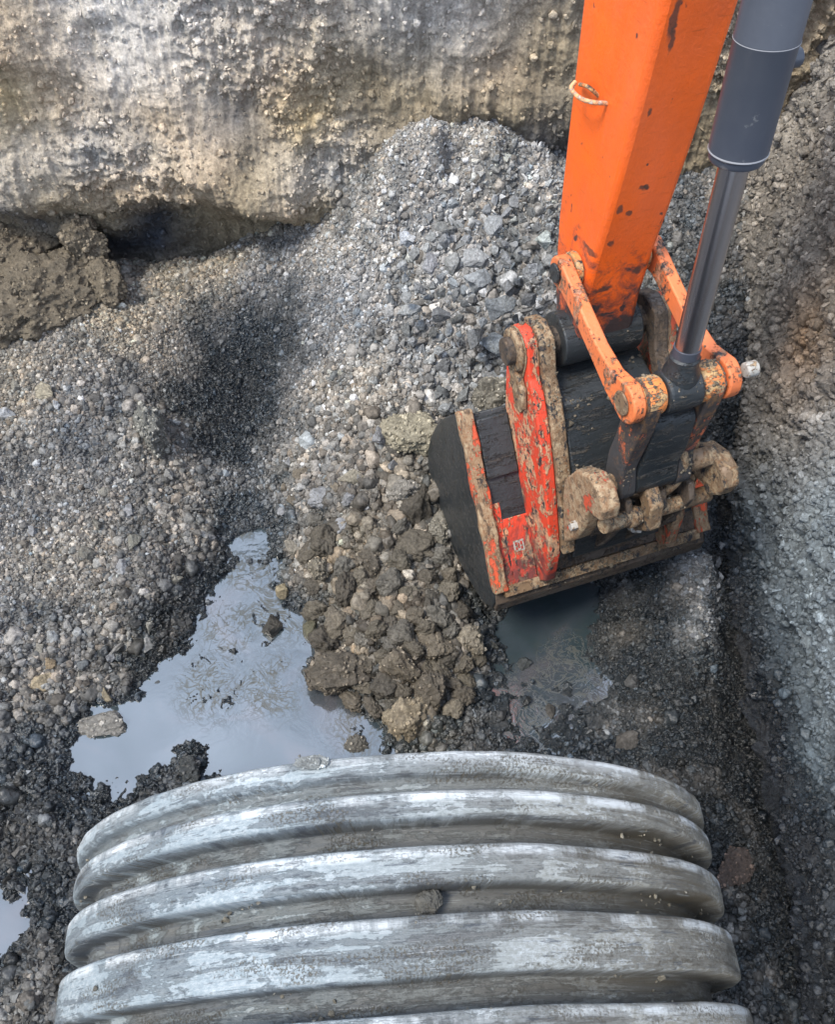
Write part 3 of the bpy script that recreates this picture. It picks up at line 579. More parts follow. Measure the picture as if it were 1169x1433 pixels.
# crests: (start, end) along the axis from the far lip towards the viewer
crests = [(.507, .467, .0), (.439, .392, .0), (.347, .284, .0), (.240, .150, .0), (.103, .008, .0)]
s0 = -.055
while s0 > -2.2: crests.append((s0, s0-.10, 0)); s0 -= .145
prof = [(.520, -.064), (.520, -.052), (.512, -.050)]                  # (along, offset from PR), from the lip
for q, (a0, a1, _) in enumerate(crests):
    dep = -.068 if q != 0 else -.030
    rr = .010
    pd = prof[-1][1]
    prof += [(a0+.005, pd), (a0+.001, pd+.004), (a0-.001, -.007), (a0-.004, -.002), (a0-.009, 0), ((a0+a1)/2, .001), (a1+.009, 0), (a1+.004, -.002), (a1+.001, -.007), (a1-.002, dep+.004), (a1-.007, dep)]
prof += [(prof[-1][0]-.03, -.05), (prof[-1][0]-.03, -.064)]
# refine the profile
pr = []
for (p0, p1) in zip(prof[:-1], prof[1:]):
    L_ = math.hypot(p1[0]-p0[0], p1[1]-p0[1]); k_ = max(1, int(L_/.006)) if p0[0] > -.15 else 1
    for q in range(k_): pr.append((p0[0]+(p1[0]-p0[0])*q/k_, p0[1]+(p1[1]-p0[1])*q/k_))
pr.append(prof[-1]); pr.append((.50, -.075)); pr.append((.520, -.064)); pr = np.array(pr)
na = 420; th = np.linspace(0, 2*PI, na+1)
PA, TH = np.meshgrid(np.arange(len(pr)), th, indexing='ij'); al = pr[PA, 0]; of = pr[PA, 1]
rad = PR+of + .0012*fbm(TH*9, al*14, o=4, s=61) + np.where((al > .44) & (of > -.05), .004*np.maximum(0, fbm(TH*12, al*30, o=3, s=62)), 0)
al2 = al + .0016*fbm(TH*3, al*1, o=2, s=63)
rad = np.where(PA >= len(pr)-3, PR+of, rad)
# a torn flap of gasket lifts along the lip
Pw = np.array(pc)+al2[..., None]*np.array(ax)+rad[..., None]*(np.cos(TH)[..., None]*np.array(sx)+np.sin(TH)[..., None]*np.array(ux))
def on_pipe(px, py, off):
    for s_ in np.linspace(1.0, 3.2, 900):
        P = CO+ray(px, py)*float(s_); q = P-pc; h = q-ax*q.dot(ax)
        if h.length < PR+off: return P, h.normalized()
webs = 0
for px, py, wd in ((228, 1205, .022), (176, 1216, .030), (196, 1290, .028), (166, 1302, .03), (250, 1275, .012), (142, 1425, .03)):
    P_, n_ = on_pipe(px, py, -.03); t0 = math.atan2(n_.dot(ux), n_.dot(sx)); a_0 = (P_-pc).dot(ax)
    tt = TH+.02*fbm(al*40, TH*6, o=2, s=int(px)); webs = webs + np.exp(-((tt-t0)/wd)**2)*sst(.075, .05, np.abs(al-a_0))
webs = np.clip(webs*1.25, 0, 1)*sst(-.012, -.03, of)
webs = np.where(PA >= len(pr)-3, 0, webs)
rad = rad + webs*np.clip(-.012-of, 0, .06)
# mud drips bridging the grooves on the left flank
dr = np.maximum(0, fbm(TH*16+3, al*0+2, o=3, s=64)-.05)*sst(2.25, 2.6, TH)*sst(3.3, 3.0, TH)*np.where((al > .09) & (of < -.02) & (al < .40), 1, 0)
Pw = Pw + (np.clip(dr*.04, 0, .02))[..., None]*(np.cos(TH)[..., None]*np.array(sx)+np.sin(TH)[..., None]*np.array(ux))
me = grid_mesh('pipe', Pw.reshape(-1, 3), len(pr), na+1)
uvl = me.uv_layers.new(name='UVMap'); vi = np.empty(len(me.loops), np.int32); me.loops.foreach_get('vertex_index', vi)
UV = np.stack([(TH*PR).ravel(), al.ravel()], 1); uvl.data.foreach_set('uv', UV[vi].astype(np.float32).ravel())
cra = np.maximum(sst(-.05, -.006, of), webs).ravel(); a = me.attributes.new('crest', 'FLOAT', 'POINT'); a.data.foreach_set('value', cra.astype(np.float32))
rim = np.zeros_like(al)
for a0_, a1_, _ in crests: rim = np.maximum(rim, sst(.012, .002, np.abs(al-(a0_-.012))))
rim = rim*sst(-.03, -.006, of); a = me.attributes.new('rim', 'FLOAT', 'POINT'); a.data.foreach_set('value', rim.ravel().astype(np.float32))
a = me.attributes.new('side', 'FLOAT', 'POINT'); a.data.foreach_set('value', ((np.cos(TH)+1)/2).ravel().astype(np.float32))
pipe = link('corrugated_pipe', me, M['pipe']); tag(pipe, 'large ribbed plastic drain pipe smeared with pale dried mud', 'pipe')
# clods lying on the pipe: own things
for (px, py, s_, off, lab, sc) in [(599,1262,32,-.05,'small dark lump of mud stuck in the groove atop the pipe',(1,1,.7)),(440,1068,44,0,'flat smear of mud on the far lip of the pipe',(1.1,.35,.22))]:
    P, nrm = on_pipe(px, py, off); d = (P-CO).dot(cF); r = s_*.5*d/FPX
    o = bpy.data.objects.new('clod', CL[2]); COL.objects.link(o); o.location = P+nrm*r*.3; o.scale = tuple(r*q for q in sc); o.rotation_euler = (0, 0, .1) if off == 0 else nrm.to_track_quat('Z', 'Y').to_euler(); o.color = (.13, .125, .11, .3) if off else (.25, .26, .25, .2); tag(o, lab, 'clod')
#EXC
# ------------------------------------------------------------------ excavator arm, link, cylinder and bucket
DB = 2.6; SC_ = DB/2.8; aW = math.radians(20)
eB = CO+ray(830, 462)*DB; eW = Vector((math.cos(aW), math.sin(aW), 0))
_r = ray(915, 0); _T = CO+_r*((eB-CO).dot(eW)/_r.dot(eW)); eD = (_T-eB).normalized(); eN = eW.cross(eD)
EXM = Matrix(((eW.x, -eN.x, eD.x, eB.x), (eW.y, -eN.y, eD.y, eB.y), (eW.z, -eN.z, eD.z, eB.z), (0, 0, 0, 1)))
def LP(px, py, w):
    """(n, d) in the arm's own frame of a photo point on the plane w"""
    r = ray(px, py); o = eB+eW*(w*SC_); Q = CO+r*((o-CO).dot(eW)/r.dot(eW))-o
    return Q.dot(eN)/SC_, Q.dot(eD)/SC_
def LV(w, n, d): return Vector((w*SC_, -n*SC_, d*SC_))
exc = empty('excavator'); exc.matrix_world = EXM
tag(exc, 'worn orange excavator arm with its muddy red bucket hanging over the trench', 'excavator')
def finish(name, bm, mat, parent, bevel=.004, smooth=True, seg=2):
    bmesh.ops.recalc_face_normals(bm, faces=bm.faces); me = bpy.data.meshes.new(name); bm.to_mesh(me); bm.free()
    o = link(name, me, mat, parent)
    if smooth:
        me.polygons.foreach_set('use_smooth', [True]*len(me.polygons))
    if bevel:
        b_ = o.modifiers.new('bevel', 'BEVEL'); b_.width = bevel; b_.segments = seg; b_.limit_method = 'ANGLE'; b_.angle_limit = math.radians(32); b_.harden_normals = False
    if smooth:
        es = bmesh.new(); es.from_mesh(me)
        for e in es.edges:
            if len(e.link_faces) == 2 and e.calc_face_angle(0) > math.radians(38): e.smooth = False
        es.to_mesh(me); es.free()
    return o
def plate(name, P, w0, w1, mat, parent, bevel=.004, taper=None):
    bm = bmesh.new(); A = [bm.verts.new(LV(w0, n, d)) for n, d in P]; B_ = [bm.verts.new(LV(w1, n, d)) for n, d in P]
    bm.faces.new(A); bm.faces.new(B_[::-1])
    for i in range(len(P)):
        j = (i+1) % len(P); bm.faces.new((A[i], B_[i], B_[j], A[j]))
    return finish(name, bm, mat, parent, bevel)
def cylw(name, n, d, r, w0, w1, mat, parent, seg=40, bevel=.004, prof=None):
    bm = bmesh.new(); rings = []
    pf = prof or [(w0, r), (w1, r)]
    for w_, r_ in pf: rings.append([bm.verts.new(LV(w_, n+r_*math.cos(2*PI*k/seg), d+r_*math.sin(2*PI*k/seg))) for k in range(seg)])
    bm.faces.new(rings[0]); bm.faces.new(rings[-1][::-1])
    for a_, b_ in zip(rings[:-1], rings[1:]):
        for k in range(seg): bm.faces.new((a_[k], a_[(k+1) % seg], b_[(k+1) % seg], b_[k]))
    return finish(name, bm, mat, parent, bevel)
def lathe(name, p0, p1, prof, mat, parent, seg=48, bevel=0.):
    """prof: (distance from p0 towards p1, radius), metres in arm units"""
    p0, p1 = LV(*p0), LV(*p1); a_ = (p1-p0).normalized(); u = a_.orthogonal().normalized(); v = a_.cross(u); bm = bmesh.new(); rings = []
    for t_, r_ in prof: rings.append([bm.verts.new(p0+a_*(t_*SC_)+(u*math.cos(2*PI*k/seg)+v*math.sin(2*PI*k/seg))*r_*SC_) for k in range(seg)])
    bm.faces.new(rings[0]); bm.faces.new(rings[-1][::-1])
    for q, s_ in zip(rings[:-1], rings[1:]):
        for k in range(seg): bm.faces.new((q[k], q[(k+1) % seg], s_[(k+1) % seg], s_[k]))
    return finish(name, bm, mat, parent, bevel)
def spline(P, n=8):
    P = [Vector(p) for p in P]; P = [P[0]*2-P[1]]+P+[P[-1]*2-P[-2]]; out = []
    for i in range(1, len(P)-2):
        for k in range(n):
            t_ = k/n; a_, b_, c_, d_ = P[i-1:i+3]
            out.append(.5*((2*b_)+(c_-a_)*t_+(2*a_-5*b_+4*c_-d_)*t_*t_+(3*b_-a_-3*c_+d_)*t_**3))
    out.append(P[-2]); return out
def tube(name, P, r, mat, parent, n=8, seg=12, flat=1.):
    Q = spline([LV(*p) for p in P], n); bm = bmesh.new(); rings = []; up = Vector((.13, .31, 1)).normalized()
    for i, p in enumerate(Q):
        t_ = (Q[min(i+1, len(Q)-1)]-Q[max(i-1, 0)]).normalized(); u = t_.cross(up).normalized(); v = t_.cross(u)
        rings.append([bm.verts.new(p+(u*math.cos(2*PI*k/seg)+v*flat*math.sin(2*PI*k/seg))*r*SC_) for k in range(seg)])
    bm.faces.new(rings[0]); bm.faces.new(rings[-1][::-1])
    for q, s_ in zip(rings[:-1], rings[1:]):
        for k in range(seg): bm.faces.new((q[k], q[(k+1) % seg], s_[(k+1) % seg], s_[k]))
    return finish(name, bm, mat, parent, 0)
def box3(name, w0, w1, n0, n1, d0, d1, mat, parent, bevel=.004): return plate(name, [(n0, d0), (n1, d0), (n1, d1), (n0, d1)], w0, w1, mat, parent, bevel)

def steel(name, paint, under, wear, scale=(9, 9, 9), grime=None, rough=.42, spots=0., edge=.0, metal_under=0., wetness=0., bumpf=.7):
    """painted or bare steel; wear = share of paint gone; grime = (low d, high d, strength) of dirt climbing from the tip"""
    m, t, b = mat_new(name); oc = N(t, 'ShaderNodeTexCoord').outputs['Object']
    n1 = noise(t, mapped(t, oc, scale), 1., 9, .72, .5); n2 = noise(t, oc, 60, 6, .7); n3 = noise(t, mapped(t, oc, (scale[0]*3, scale[1]*3, scale[2]*3), (4, 1, 2)), 1., 6, .75, .3)
    p = mix(t, ramp(t, noise(t, oc, 5, 5, .6), [(.3, .0), (.75, 1.)]), paint, tuple(min(1, q*.72+.012) for q in paint))
    fade = ramp(t, noise(t, mapped(t, oc, (3, 3, 1.3), (6, 2, 4)), 1., 6, .65, .4), [(.45, 0.), (.75, .45)])
    p = mix(t, fade, p, tuple(min(1, q*.85+.075) for q in paint))
    dust = ramp(t, noise(t, mapped(t, oc, (30, 30, 7), (1, 2, 8)), 1., 7, .75), [(.55, 0.), (.8, .35)]); p = mix(t, dust, p, tuple(q*.6+.05 for q in paint))
    u = mix(t, ramp(t, n2, [(.35, 0.), (.62, 1.)]), under[0], under[1])
    if len(under) > 2: u = mix(t, ramp(t, n3, [(.52, 0.), (.60, 1.)]), u, under[2])
    f = math_(t, 'ADD', math_(t, 'MULTIPLY', n1, .62), math_(t, 'MULTIPLY', n2, .22)); f = math_(t, 'ADD', f, math_(t, 'MULTIPLY', n3, .16))
    lo = .72-.44*wear
    f = ramp(t, f, [(max(0, lo-.012), 0.), (lo+.012, 1.)])
    c = mix(t, f, p, u)
    fac_r = f
    if spots:
        sp_ = ramp(t, noise(t, mapped(t, oc, (24, 24, 13), (1, 7, 3)), 1., 3, .5), [(.725-spots*.1, 0.), (.745-spots*.1, .92)]); c = mix(t, sp_, c, (.035, .033, .035))
    if grime:
        sp3 = N(t, 'ShaderNodeSeparateXYZ'); t.links.new(oc, sp3.inputs[0])
        mr = N(t, 'ShaderNodeMapRange'); t.links.new(sp3.outputs[2], mr.inputs[0]); mr.inputs[1].default_value = grime[1]*SC_; mr.inputs[2].default_value = grime[0]*SC_
        g_ = math_(t, 'ADD', mr.outputs[0], math_(t, 'MULTIPLY', math_(t, 'SUBTRACT', noise(t, oc, 13, 7, .7, .6), .5), 1.9))
        g_ = ramp(t, g_, [(.42, 0.), (.75, grime[2])]); c = mix(t, g_, c, (.04, .040, .042))
    sc_ = ramp(t, noise(t, mapped(t, oc, (14, 14, 150), (2, 5, 1)), 1., 4, .6), [(.64, 0.), (.70, .35)]); c = mix(t, sc_, c, mix(t, 1., c, (.45, .45, .5), 'MULTIPLY'))
    t.links.new(c, b.inputs['Base Color'])
    t.links.new(ramp(t, fac_r, [(0, rough), (1, min(.85, rough+.28)-wetness*.3)]), b.inputs['Roughness'])
    bump(t, b, math_(t, 'ADD', math_(t, 'ADD', math_(t, 'MULTIPLY', f, bumpf), math_(t, 'MULTIPLY', n2, .6)), math_(t, 'MULTIPLY', n3, .5)), .8, .005)
    return m
RUST = (.16, .085, .040); BEI = (.40, .31, .20); BLK = (.022, .023, .026); PALE = (.55, .50, .44)
M['orange'] = steel('orange_paint', (.92, .135, .010), (BEI, RUST, BLK), .12, (6, 6, 2.4), (-.12, .62, .97), .36, .12, bumpf=-.3)
M['orange_link'] = steel('orange_link_paint', (.80, .20, .06), ((.74, .34, .20), RUST, BLK), .42, (14, 14, 6), (-.9, .45, .75), .5, .35)
M['orange_boss'] = steel('orange_boss_paint', (.76, .24, .06), (BEI, (.5, .3, .12), BLK), .52, (16, 16, 16), None, .55, .4)
M['link_dirty'] = steel('grimy_link_paint', (.60, .14, .05), (BLK, (.07, .05, .04), RUST), .62, (14, 14, 8), (-.3, .25, .95), .5, .4)
M['red'] = steel('bucket_red_paint', (.74, .062, .022), (BEI, (.62, .30, .16), BLK), .47, (22, 8, 8), (-.95, -.25, .8), .48, .4)
M['red_worn'] = steel('worn_red_paint', (.68, .10, .035), ((.40, .31, .20), (.24, .13, .065), (.10, .068, .045)), .56, (20, 9, 5), None, .55, .2)
M['rust_red'] = steel('rust_with_red_paint', (.62, .085, .035), ((.40, .31, .20), (.22, .12, .06), (.12, .08, .05)), .66, (16, 12, 12), None, .55, .2)
M['rust'] = steel('rusty_steel', (.21, .135, .075), (BEI, RUST, BLK), .55, (14, 9, 9), None, .55, .2)
M['rust_dark'] = steel('dark_rusty_steel', (.085, .062, .045), ((.16, .11, .07), (.05, .04, .035), BLK), .5, (12, 12, 12), None, .5, .1)
M['black'] = steel('wet_black_steel', (.018, .023, .027), ((.045, .048, .05), (.012, .014, .016), (.07, .062, .052)), .42, (5, 30, 30), None, .36, 0, wetness=.6)
m, t, b = wet_simple('cylinder_grey_paint', (.085, .10, .135), .38); M['grey'] = m; GC = 1
oc = N(t, 'ShaderNodeTexCoord').outputs['Object']
c = mix(t, ramp(t, noise(t, oc, 9, 6, .65), [(.35, 0.), (.8, 1.)]), (.046, .052, .068), (.060, .066, .080)); c = mix(t, ramp(t, noise(t, oc, 26, 5, .7), [(.66, 0.), (.72, .5)]), c, (.25, .25, .24)); t.links.new(c, b.inputs['Base Color'])
bump(t, b, noise(t, oc, 80, 3, .6), .15, .002)
M['ring'] = wet_simple('scuffed_grey', (.30, .30, .31), .5)[0]
M['chrome'] = wet_simple('chromed_rod', (.52, .50, .53), .27, 1.)[0]
M['white'] = steel('pale_scraped_steel', (.46, .44, .40), (BEI, (.3, .2, .12), RUST), .4, (40, 40, 40), None, .5)

M['wire'] = steel('pale_orange_wire', (.75, .38, .18), (BEI, PALE), .45, (30, 30, 30), None, .5)
# --- stick
front = [(.285, 2.6), (.235, 1.6), (.195, 1.07), (.155, .72), (.122, .50), (.092, .33), (.075, .16), (.075, .02)]
tipc = [(.078*math.cos(a_), .078*math.sin(a_)) for a_ in np.linspace(-.2, -PI+.2, 9)]
back = [(-.09, .04), (-.125, .16), (-.150, .35), (-.158, .60), (-.166, .95), (-.20, 1.6), (-.25, 2.6)]
def front_n(d): return float(np.interp(d, [q[1] for q in front[::-1]], [q[0] for q in front[::-1]]))
chips = []
for px, py, sx_, sd_ in [(945, 25, .012, .055), (941, 50, .006, .04), (911, 157, .006, .014), (900, 263, .014, .010), (868, 293, .010, .016), (880, 298, .012, .008), (855, 340, .012, .016), (845, 405, .034, .012), (893, 378, .016, .018), (905, 262, .01, .01), (826, 352, .012, .012)]:
    best_ = min((abs(LP(px, py, w__)[0]-front_n(LP(px, py, w__)[1])), w__) for w__ in np.arange(-.098, .099, .004))[1]
    n_, d_ = LP(px, py, best_); chips.append((LV(best_, n_, d_), sx_, sd_))
t = M['orange'].node_tree; b = [q for q in t.nodes if q.type == 'BSDF_PRINCIPLED'][0]; src = b.inputs['Base Color'].links[0].from_socket
oc = N(t, 'ShaderNodeTexCoord').outputs['Object']; wn = N(t, 'ShaderNodeTexNoise'); wn.inputs['Scale'].default_value = 55; wn.inputs['Detail'].default_value = 5; t.links.new(oc, wn.inputs['Vector'])
va = N(t, 'ShaderNodeVectorMath', operation='MULTIPLY_ADD'); t.links.new(wn.outputs['Color'], va.inputs[0]); va.inputs[1].default_value = (.022, .022, .03); 
vb = N(t, 'ShaderNodeVectorMath', operation='SUBTRACT'); t.links.new(oc, va.inputs[2]); t.links.new(va.outputs[0], vb.inputs[0]); vb.inputs[1].default_value = (.011, .011, .015)
for P, sx_, sd_ in chips:
    d_ = N(t, 'ShaderNodeVectorMath', operation='SUBTRACT'); t.links.new(vb.outputs[0], d_.inputs[0]); d_.inputs[1].default_value = P
    e_ = N(t, 'ShaderNodeVectorMath', operation='DIVIDE'); t.links.new(d_.outputs[0], e_.inputs[0]); e_.inputs[1].default_value = (sx_, .05, sd_)
    l_ = N(t, 'ShaderNodeVectorMath', operation='LENGTH'); t.links.new(e_.outputs[0], l_.inputs[0])
    src = mix(t, ramp(t, l_.outputs['Value'], [(.6, .85), (1., 0.)]), src, (.07, .045, .035))
t.links.new(src, b.inputs['Base Color'])
stick = plate('stick', front+tipc+back, -.098, .098, M['orange'], exc, .016)
for s_ in (-1, 1):
    cylw('boss', .01, .272, .050, s_*.099, s_*.122, M['orange_boss'], stick)
cylw('boss', 0, 0, .088, -.135, .135, M['black'], stick)
# bent steel loop on the left side of the stick
pa, pb_, pc_, pd_, pe_ = LP(850, 145, -.098), LP(822, 142, -.14), LP(800, 124, -.16), LP(805, 114, -.14), LP(838, 134, -.098)
tube('wire_loop', [(-.096,)+pa, (-.135,)+LP(830, 143, -.135), (-.15,)+LP(812, 137, -.15), (-.155,)+LP(800, 124, -.155), (-.14,)+LP(806, 114, -.14)], .0055, M['wire'], stick)
tube('wire_loop', [(-.11,)+LP(812, 118, -.11), (-.125,)+LP(824, 122, -.125), (-.097,)+LP(838, 134, -.097)], .005, M['orange_boss'], stick)
# --- links
def ribbon(c, wd):
    """outline around a centre line in (n, d) with half widths"""
    c = [Vector((q[0], q[1])) for q in c]; L_, R_ = [], []
    for i, p in enumerate(c):
        t_ = (c[min(i+1, len(c)-1)]-c[max(i-1, 0)]).normalized(); nn = Vector((-t_.y, t_.x)); L_.append(p+nn*wd[i]); R_.append(p-nn*wd[i])
    t0 = (c[0]-c[1]).normalized(); t1 = (c[-1]-c[-2]).normalized()
    def cap(p, t_, r): 
        a0 = math.atan2(t_.y, t_.x); return [Vector((p.x+r*math.cos(a0+q), p.y+r*math.sin(a0+q))) for q in np.linspace(1.35, -1.35, 9)]
    return [tuple(q) for q in L_[::1]+cap(c[-1], t1, wd[-1])+R_[::-1]+cap(c[0], t0, wd[0])]
Pu, Pr = (.012, .272), (.470, .165)
lc = [Pu, (.07, .262), (.17, .228), (.28, .190), (.38, .165), Pr]
lw_ = [.048, .036, .031, .031, .042, .062]
for s_ in (-1, 1):
    l_ = plate('link', ribbon(lc, lw_), s_*.127, s_*.166, M['orange_link'], exc, .005)
    cylw('pin_cap', Pu[0], Pu[1], .030, s_*.167, s_*.176, M['black'], l_)
    cylw('pin_cap', Pr[0], Pr[1], .036, s_*.167, s_*.174, M['rust'] if s_ < 0 else M['white'], l_)
cylw('pin', Pu[0], Pu[1], .026, -.165, .165, M['rust_dark'], exc)
cylw('pin', Pr[0], Pr[1], .030, -.165, .165, M['rust_dark'], exc)
for s_ in (-1, 1): cylw('spacer', Pr[0], Pr[1], .05, 0, 0, M['orange_boss'], exc, prof=[(s_*.056, .050), (s_*.066, .056), (s_*.112, .056), (s_*.124, .050)], bevel=.003)
w_ = cylw('pin_stub', .505, .205, .022, .178, .215, M['white'], exc)
# --- cylinder
r0 = (0, Pr[0], Pr[1]); r1 = (0, .42, 1.2)
rod = lathe('cylinder_rod', r0, r1, [(.10, .034), (.70, .034)], M['chrome'], exc)
eye = cylw('rod_eye', Pr[0], Pr[1], .062, 0, 0, M['black'], rod, prof=[(-.054, .054), (-.048, .062), (.048, .062), (.054, .054)])
lathe('rod_socket', r0, r1, [(.0, .050), (.065, .050), (.085, .041), (.112, .041), (.118, .036)], M['black'], rod)
lathe('rod_collar', r0, r1, [(.119, .0365), (.145, .0365)], M['grey'], rod)
bar = lathe('cylinder_barrel', r0, r1, [(.655, .040), (.657, .057), (.662, .060), (.674, .0605), (.676, .064), (.90, .064), (.903, .0655), (.909, .0655), (.912, .0645), (1.35, .0665), (2.4, .0665)], M['grey'], exc, bevel=.001)
lathe('gland_ring', r0, r1, [(.6780, .0648), (.6800, .0651), (.6815, .0648)], M['ring'], bar)
lathe('gland_ring', r0, r1, [(.9050, .0660), (.9065, .0660)], M['ring'], bar)
tube('oil_pipe', [(.085, .40, 1.02), (.092, .40, 1.04), (.092, .385, 1.3), (.092, .35, 2.3)], .013, M['grey'], bar)
lathe('pipe_elbow', (.05, .41, 1.01), (.105, .41, 1.01), [(0, .02), (.055, .02)], M['grey'], bar, seg=20)

# --- bucket
D0, D1 = (-.055, -.303), (.346, -.824)
arc = [D0, (.02, -.388), (.115, -.508), (.21, -.632), (.29, -.735), (.346, -.824), (.362, -.875), (.345, -.925), (.29, -.985), (.20, -1.03), (.09, -1.062), (-.04, -1.075), (-.17, -1.06), (-.30, -1.015), (-.36, -.985)]
mouth = [(-.375, -.90), (-.37, -.80), (-.335, -.68), (-.27, -.55), (-.18, -.42), (-.10, -.33)]
def offs(P, t_):
    out = []
    for i, p in enumerate(P):
        a_, c_ = P[max(i-1, 0)], P[min(i+1, len(P)-1)]; dx, dy = c_[0]-a_[0], c_[1]-a_[1]; L_ = math.hypot(dx, dy); out.append((p[0]-dy/L_*t_*-1*-1, p[1]+dx/L_*t_))
    return out
WB = .44
inner = [(p[0]-.0, p[1]) for p in offs(arc, -.024)]
# the offset must fall inside the D
if inner[3][0] > arc[3][0]: inner = offs(arc, .024)
bucket = plate('bucket', arc+inner[::-1], -WB+.022, WB-.022, M['black'], exc, .003)
for s_ in (-1, 1):
    sp_ = plate('side_plate', arc+mouth, s_*(WB-.022), s_*WB, M['black'], bucket, .006)
# strip of worn paint along the plate edge, lying on the shell
def on_shell(name, pf, w0, w1, lift, mat, parent, bevel=.002, base=-.002, jag=0., seed=0):
    """a thin plate that follows the shell from fraction pf[0] to pf[1] along D0..D1"""
    r = random.Random(seed); k = 16; bm = bmesh.new(); rows = []
    dn = Vector((D1[0]-D0[0], D1[1]-D0[1])); nn = Vector((-dn.y, dn.x)).normalized()
    for q in range(k+1):
        f = pf[0]+(pf[1]-pf[0])*q/k; p = Vector(D0)+dn*f; j0, j1 = r.uniform(-jag, jag), r.uniform(-jag, jag)
        rows.append([bm.verts.new(LV(a_, p.x+nn.x*h_, p.y+nn.y*h_)) for a_, h_ in ((w0+j0, base), (w0+j0, lift), (w1+j1, lift), (w1+j1, base))])
    for a_, b_ in zip(rows[:-1], rows[1:]):
        for i in range(4): bm.faces.new((a_[i], a_[(i+1) % 4], b_[(i+1) % 4], b_[i]))
    bm.faces.new(rows[0]); bm.faces.new(rows[-1][::-1]); return finish(name, bm, mat, parent, bevel)
for s_ in (-1, 1):
    w0, w1 = sorted((s_*(WB+.004), s_*(WB-.055)))
    on_shell('side_cutter', (-.035, 1.0), w0, w1, .030, M['red_worn'], bucket, .006, jag=.004, seed=4)
on_shell('wear_patch', (.50, .985), -.385, -.355, .010, M['red'], bucket, .002, jag=.003, seed=5)
on_shell('wear_patch', (.60, .985), -.354, -.262, .011, M['red'], bucket, .002, jag=.003, seed=6)
on_shell('wear_strip', (.975, 1.035), -.40, .40, .022, M['rust'], bucket, .005, jag=.002)
on_shell('wear_plate', (.86, .972), -.215, .40, .014, M['rust_dark'], bucket, .004, jag=.003)
on_shell('back_pad', (.03, .36), -.383, -.264, .026, M['black'], bucket, .006, jag=.002)
plate('heel_strip', [(.346, -.830), (.372, -.870), (.366, -.925), (.345, -.925), (.350, -.875), (.330, -.835)], -.432, .432, M['rust_dark'], bucket, .004)
# emblem patch, pale with a red sign
st = on_shell('sticker', (.735, .80), -.332, -.292, .0125, M['white'], bucket, 0, base=.0115)
for (f0, f1, a_, b_) in ((.745, .765, -.326, -.318), (.745, .765, -.306, -.298), (.775, .79, -.326, -.318), (.775, .79, -.306, -.298), (.752, .783, -.315, -.309)): on_shell('sticker_mark', (f0, f1), a_, b_, .0135, M['red'], st, 0, base=.0127)
# cutting edge and teeth at the mouth, away from the viewer
plate('cutting_edge', [(-.355, -1.0), (-.345, -.972), (-.45, -.935), (-.452, -.945)], -WB-.005, WB+.005, M['rust'], bucket)
for q in range(5):
    wc = -.36+.18*q
    plate('tooth', [(-.43, -.965), (-.42, -.92), (-.50, -.905), (-.60, -.885), (-.60, -.892), (-.51, -.945)], wc-.035, wc+.035, M['rust'], bucket, .006)
# ears
def ear(wc0, wc1, mat, edge_mat, first):
    P = [(-.055, -.300), (-.075, -.12), (-.078, .01), (-.05, .06), (0, .078), (.055, .06), (.082, .0), (.098, -.05), (.14, -.085), (.20, -.17), (.27, -.30), (.335, -.44), (.40, -.60), (.40, -.76), (.352, -.822)]
    e = plate('ear', P, wc0, wc1, mat, bucket, .005)
    inn = wc1 if abs(wc1) < abs(wc0) else wc0; sgn = 1 if inn > wc0 or inn > wc1 else -1
    # doubler along the ear's edge
    P2 = [(.0, .084), (.062, .066), (.092, .0), (.108, -.048), (.15, -.083), (.21, -.167), (.282, -.30), (.347, -.44), (.41, -.60), (.37, -.60), (.31, -.45), (.24, -.32), (.17, -.20), (.11, -.12), (.05, -.09), (0, -.085), (-.06, -.06), (-.084, .0), (-.06, .06)]
    return e
e1 = ear(-.262, -.222, M['red'], M['rust'], True)
plate('edge_plate', [(-.066, .066), (0, .094), (.07, .072), (.098, .0), (.114, -.045), (.155, -.08), (.215, -.165), (.288, -.30), (.355, -.44), (.415, -.60), (.37, -.60), (.32, -.46), (.255, -.33), (.18, -.2), (.11, -.11), (.04, -.02), (-.03, .0)], -.221, -.172, M['rust'], e1, .006)
cylw('ear_boss', 0, 0, .072, -.285, -.263, M['rust'], e1, bevel=.008)
plate('ear_pad', ribbon([(0, .0), (.01, -.10), (.05, -.19)], [.076, .055, .035]), -.268, -.2625, M['rust'], e1, .002)
plate('grab_lug', [(.02, -.04), (.10, -.09), (.12, -.16), (.06, -.17), (.0, -.12)], -.285, -.263, M['rust'], e1, .008)
e2 = ear(.222, .262, M['red_worn'], M['rust'], False)
plate('edge_plate', [(-.066, .066), (0, .094), (.07, .072), (.098, .0), (.114, -.045), (.155, -.08), (.215, -.165), (.288, -.30), (.355, -.44), (.415, -.60), (.37, -.60), (.32, -.46), (.255, -.33), (.18, -.2), (.11, -.11), (.04, -.02), (-.03, .0)], .172, .221, M['rust_dark'], e2, .006)
cylw('hinge_pin', 0, 0, .045, -.31, .31, M['rust_dark'], bucket)
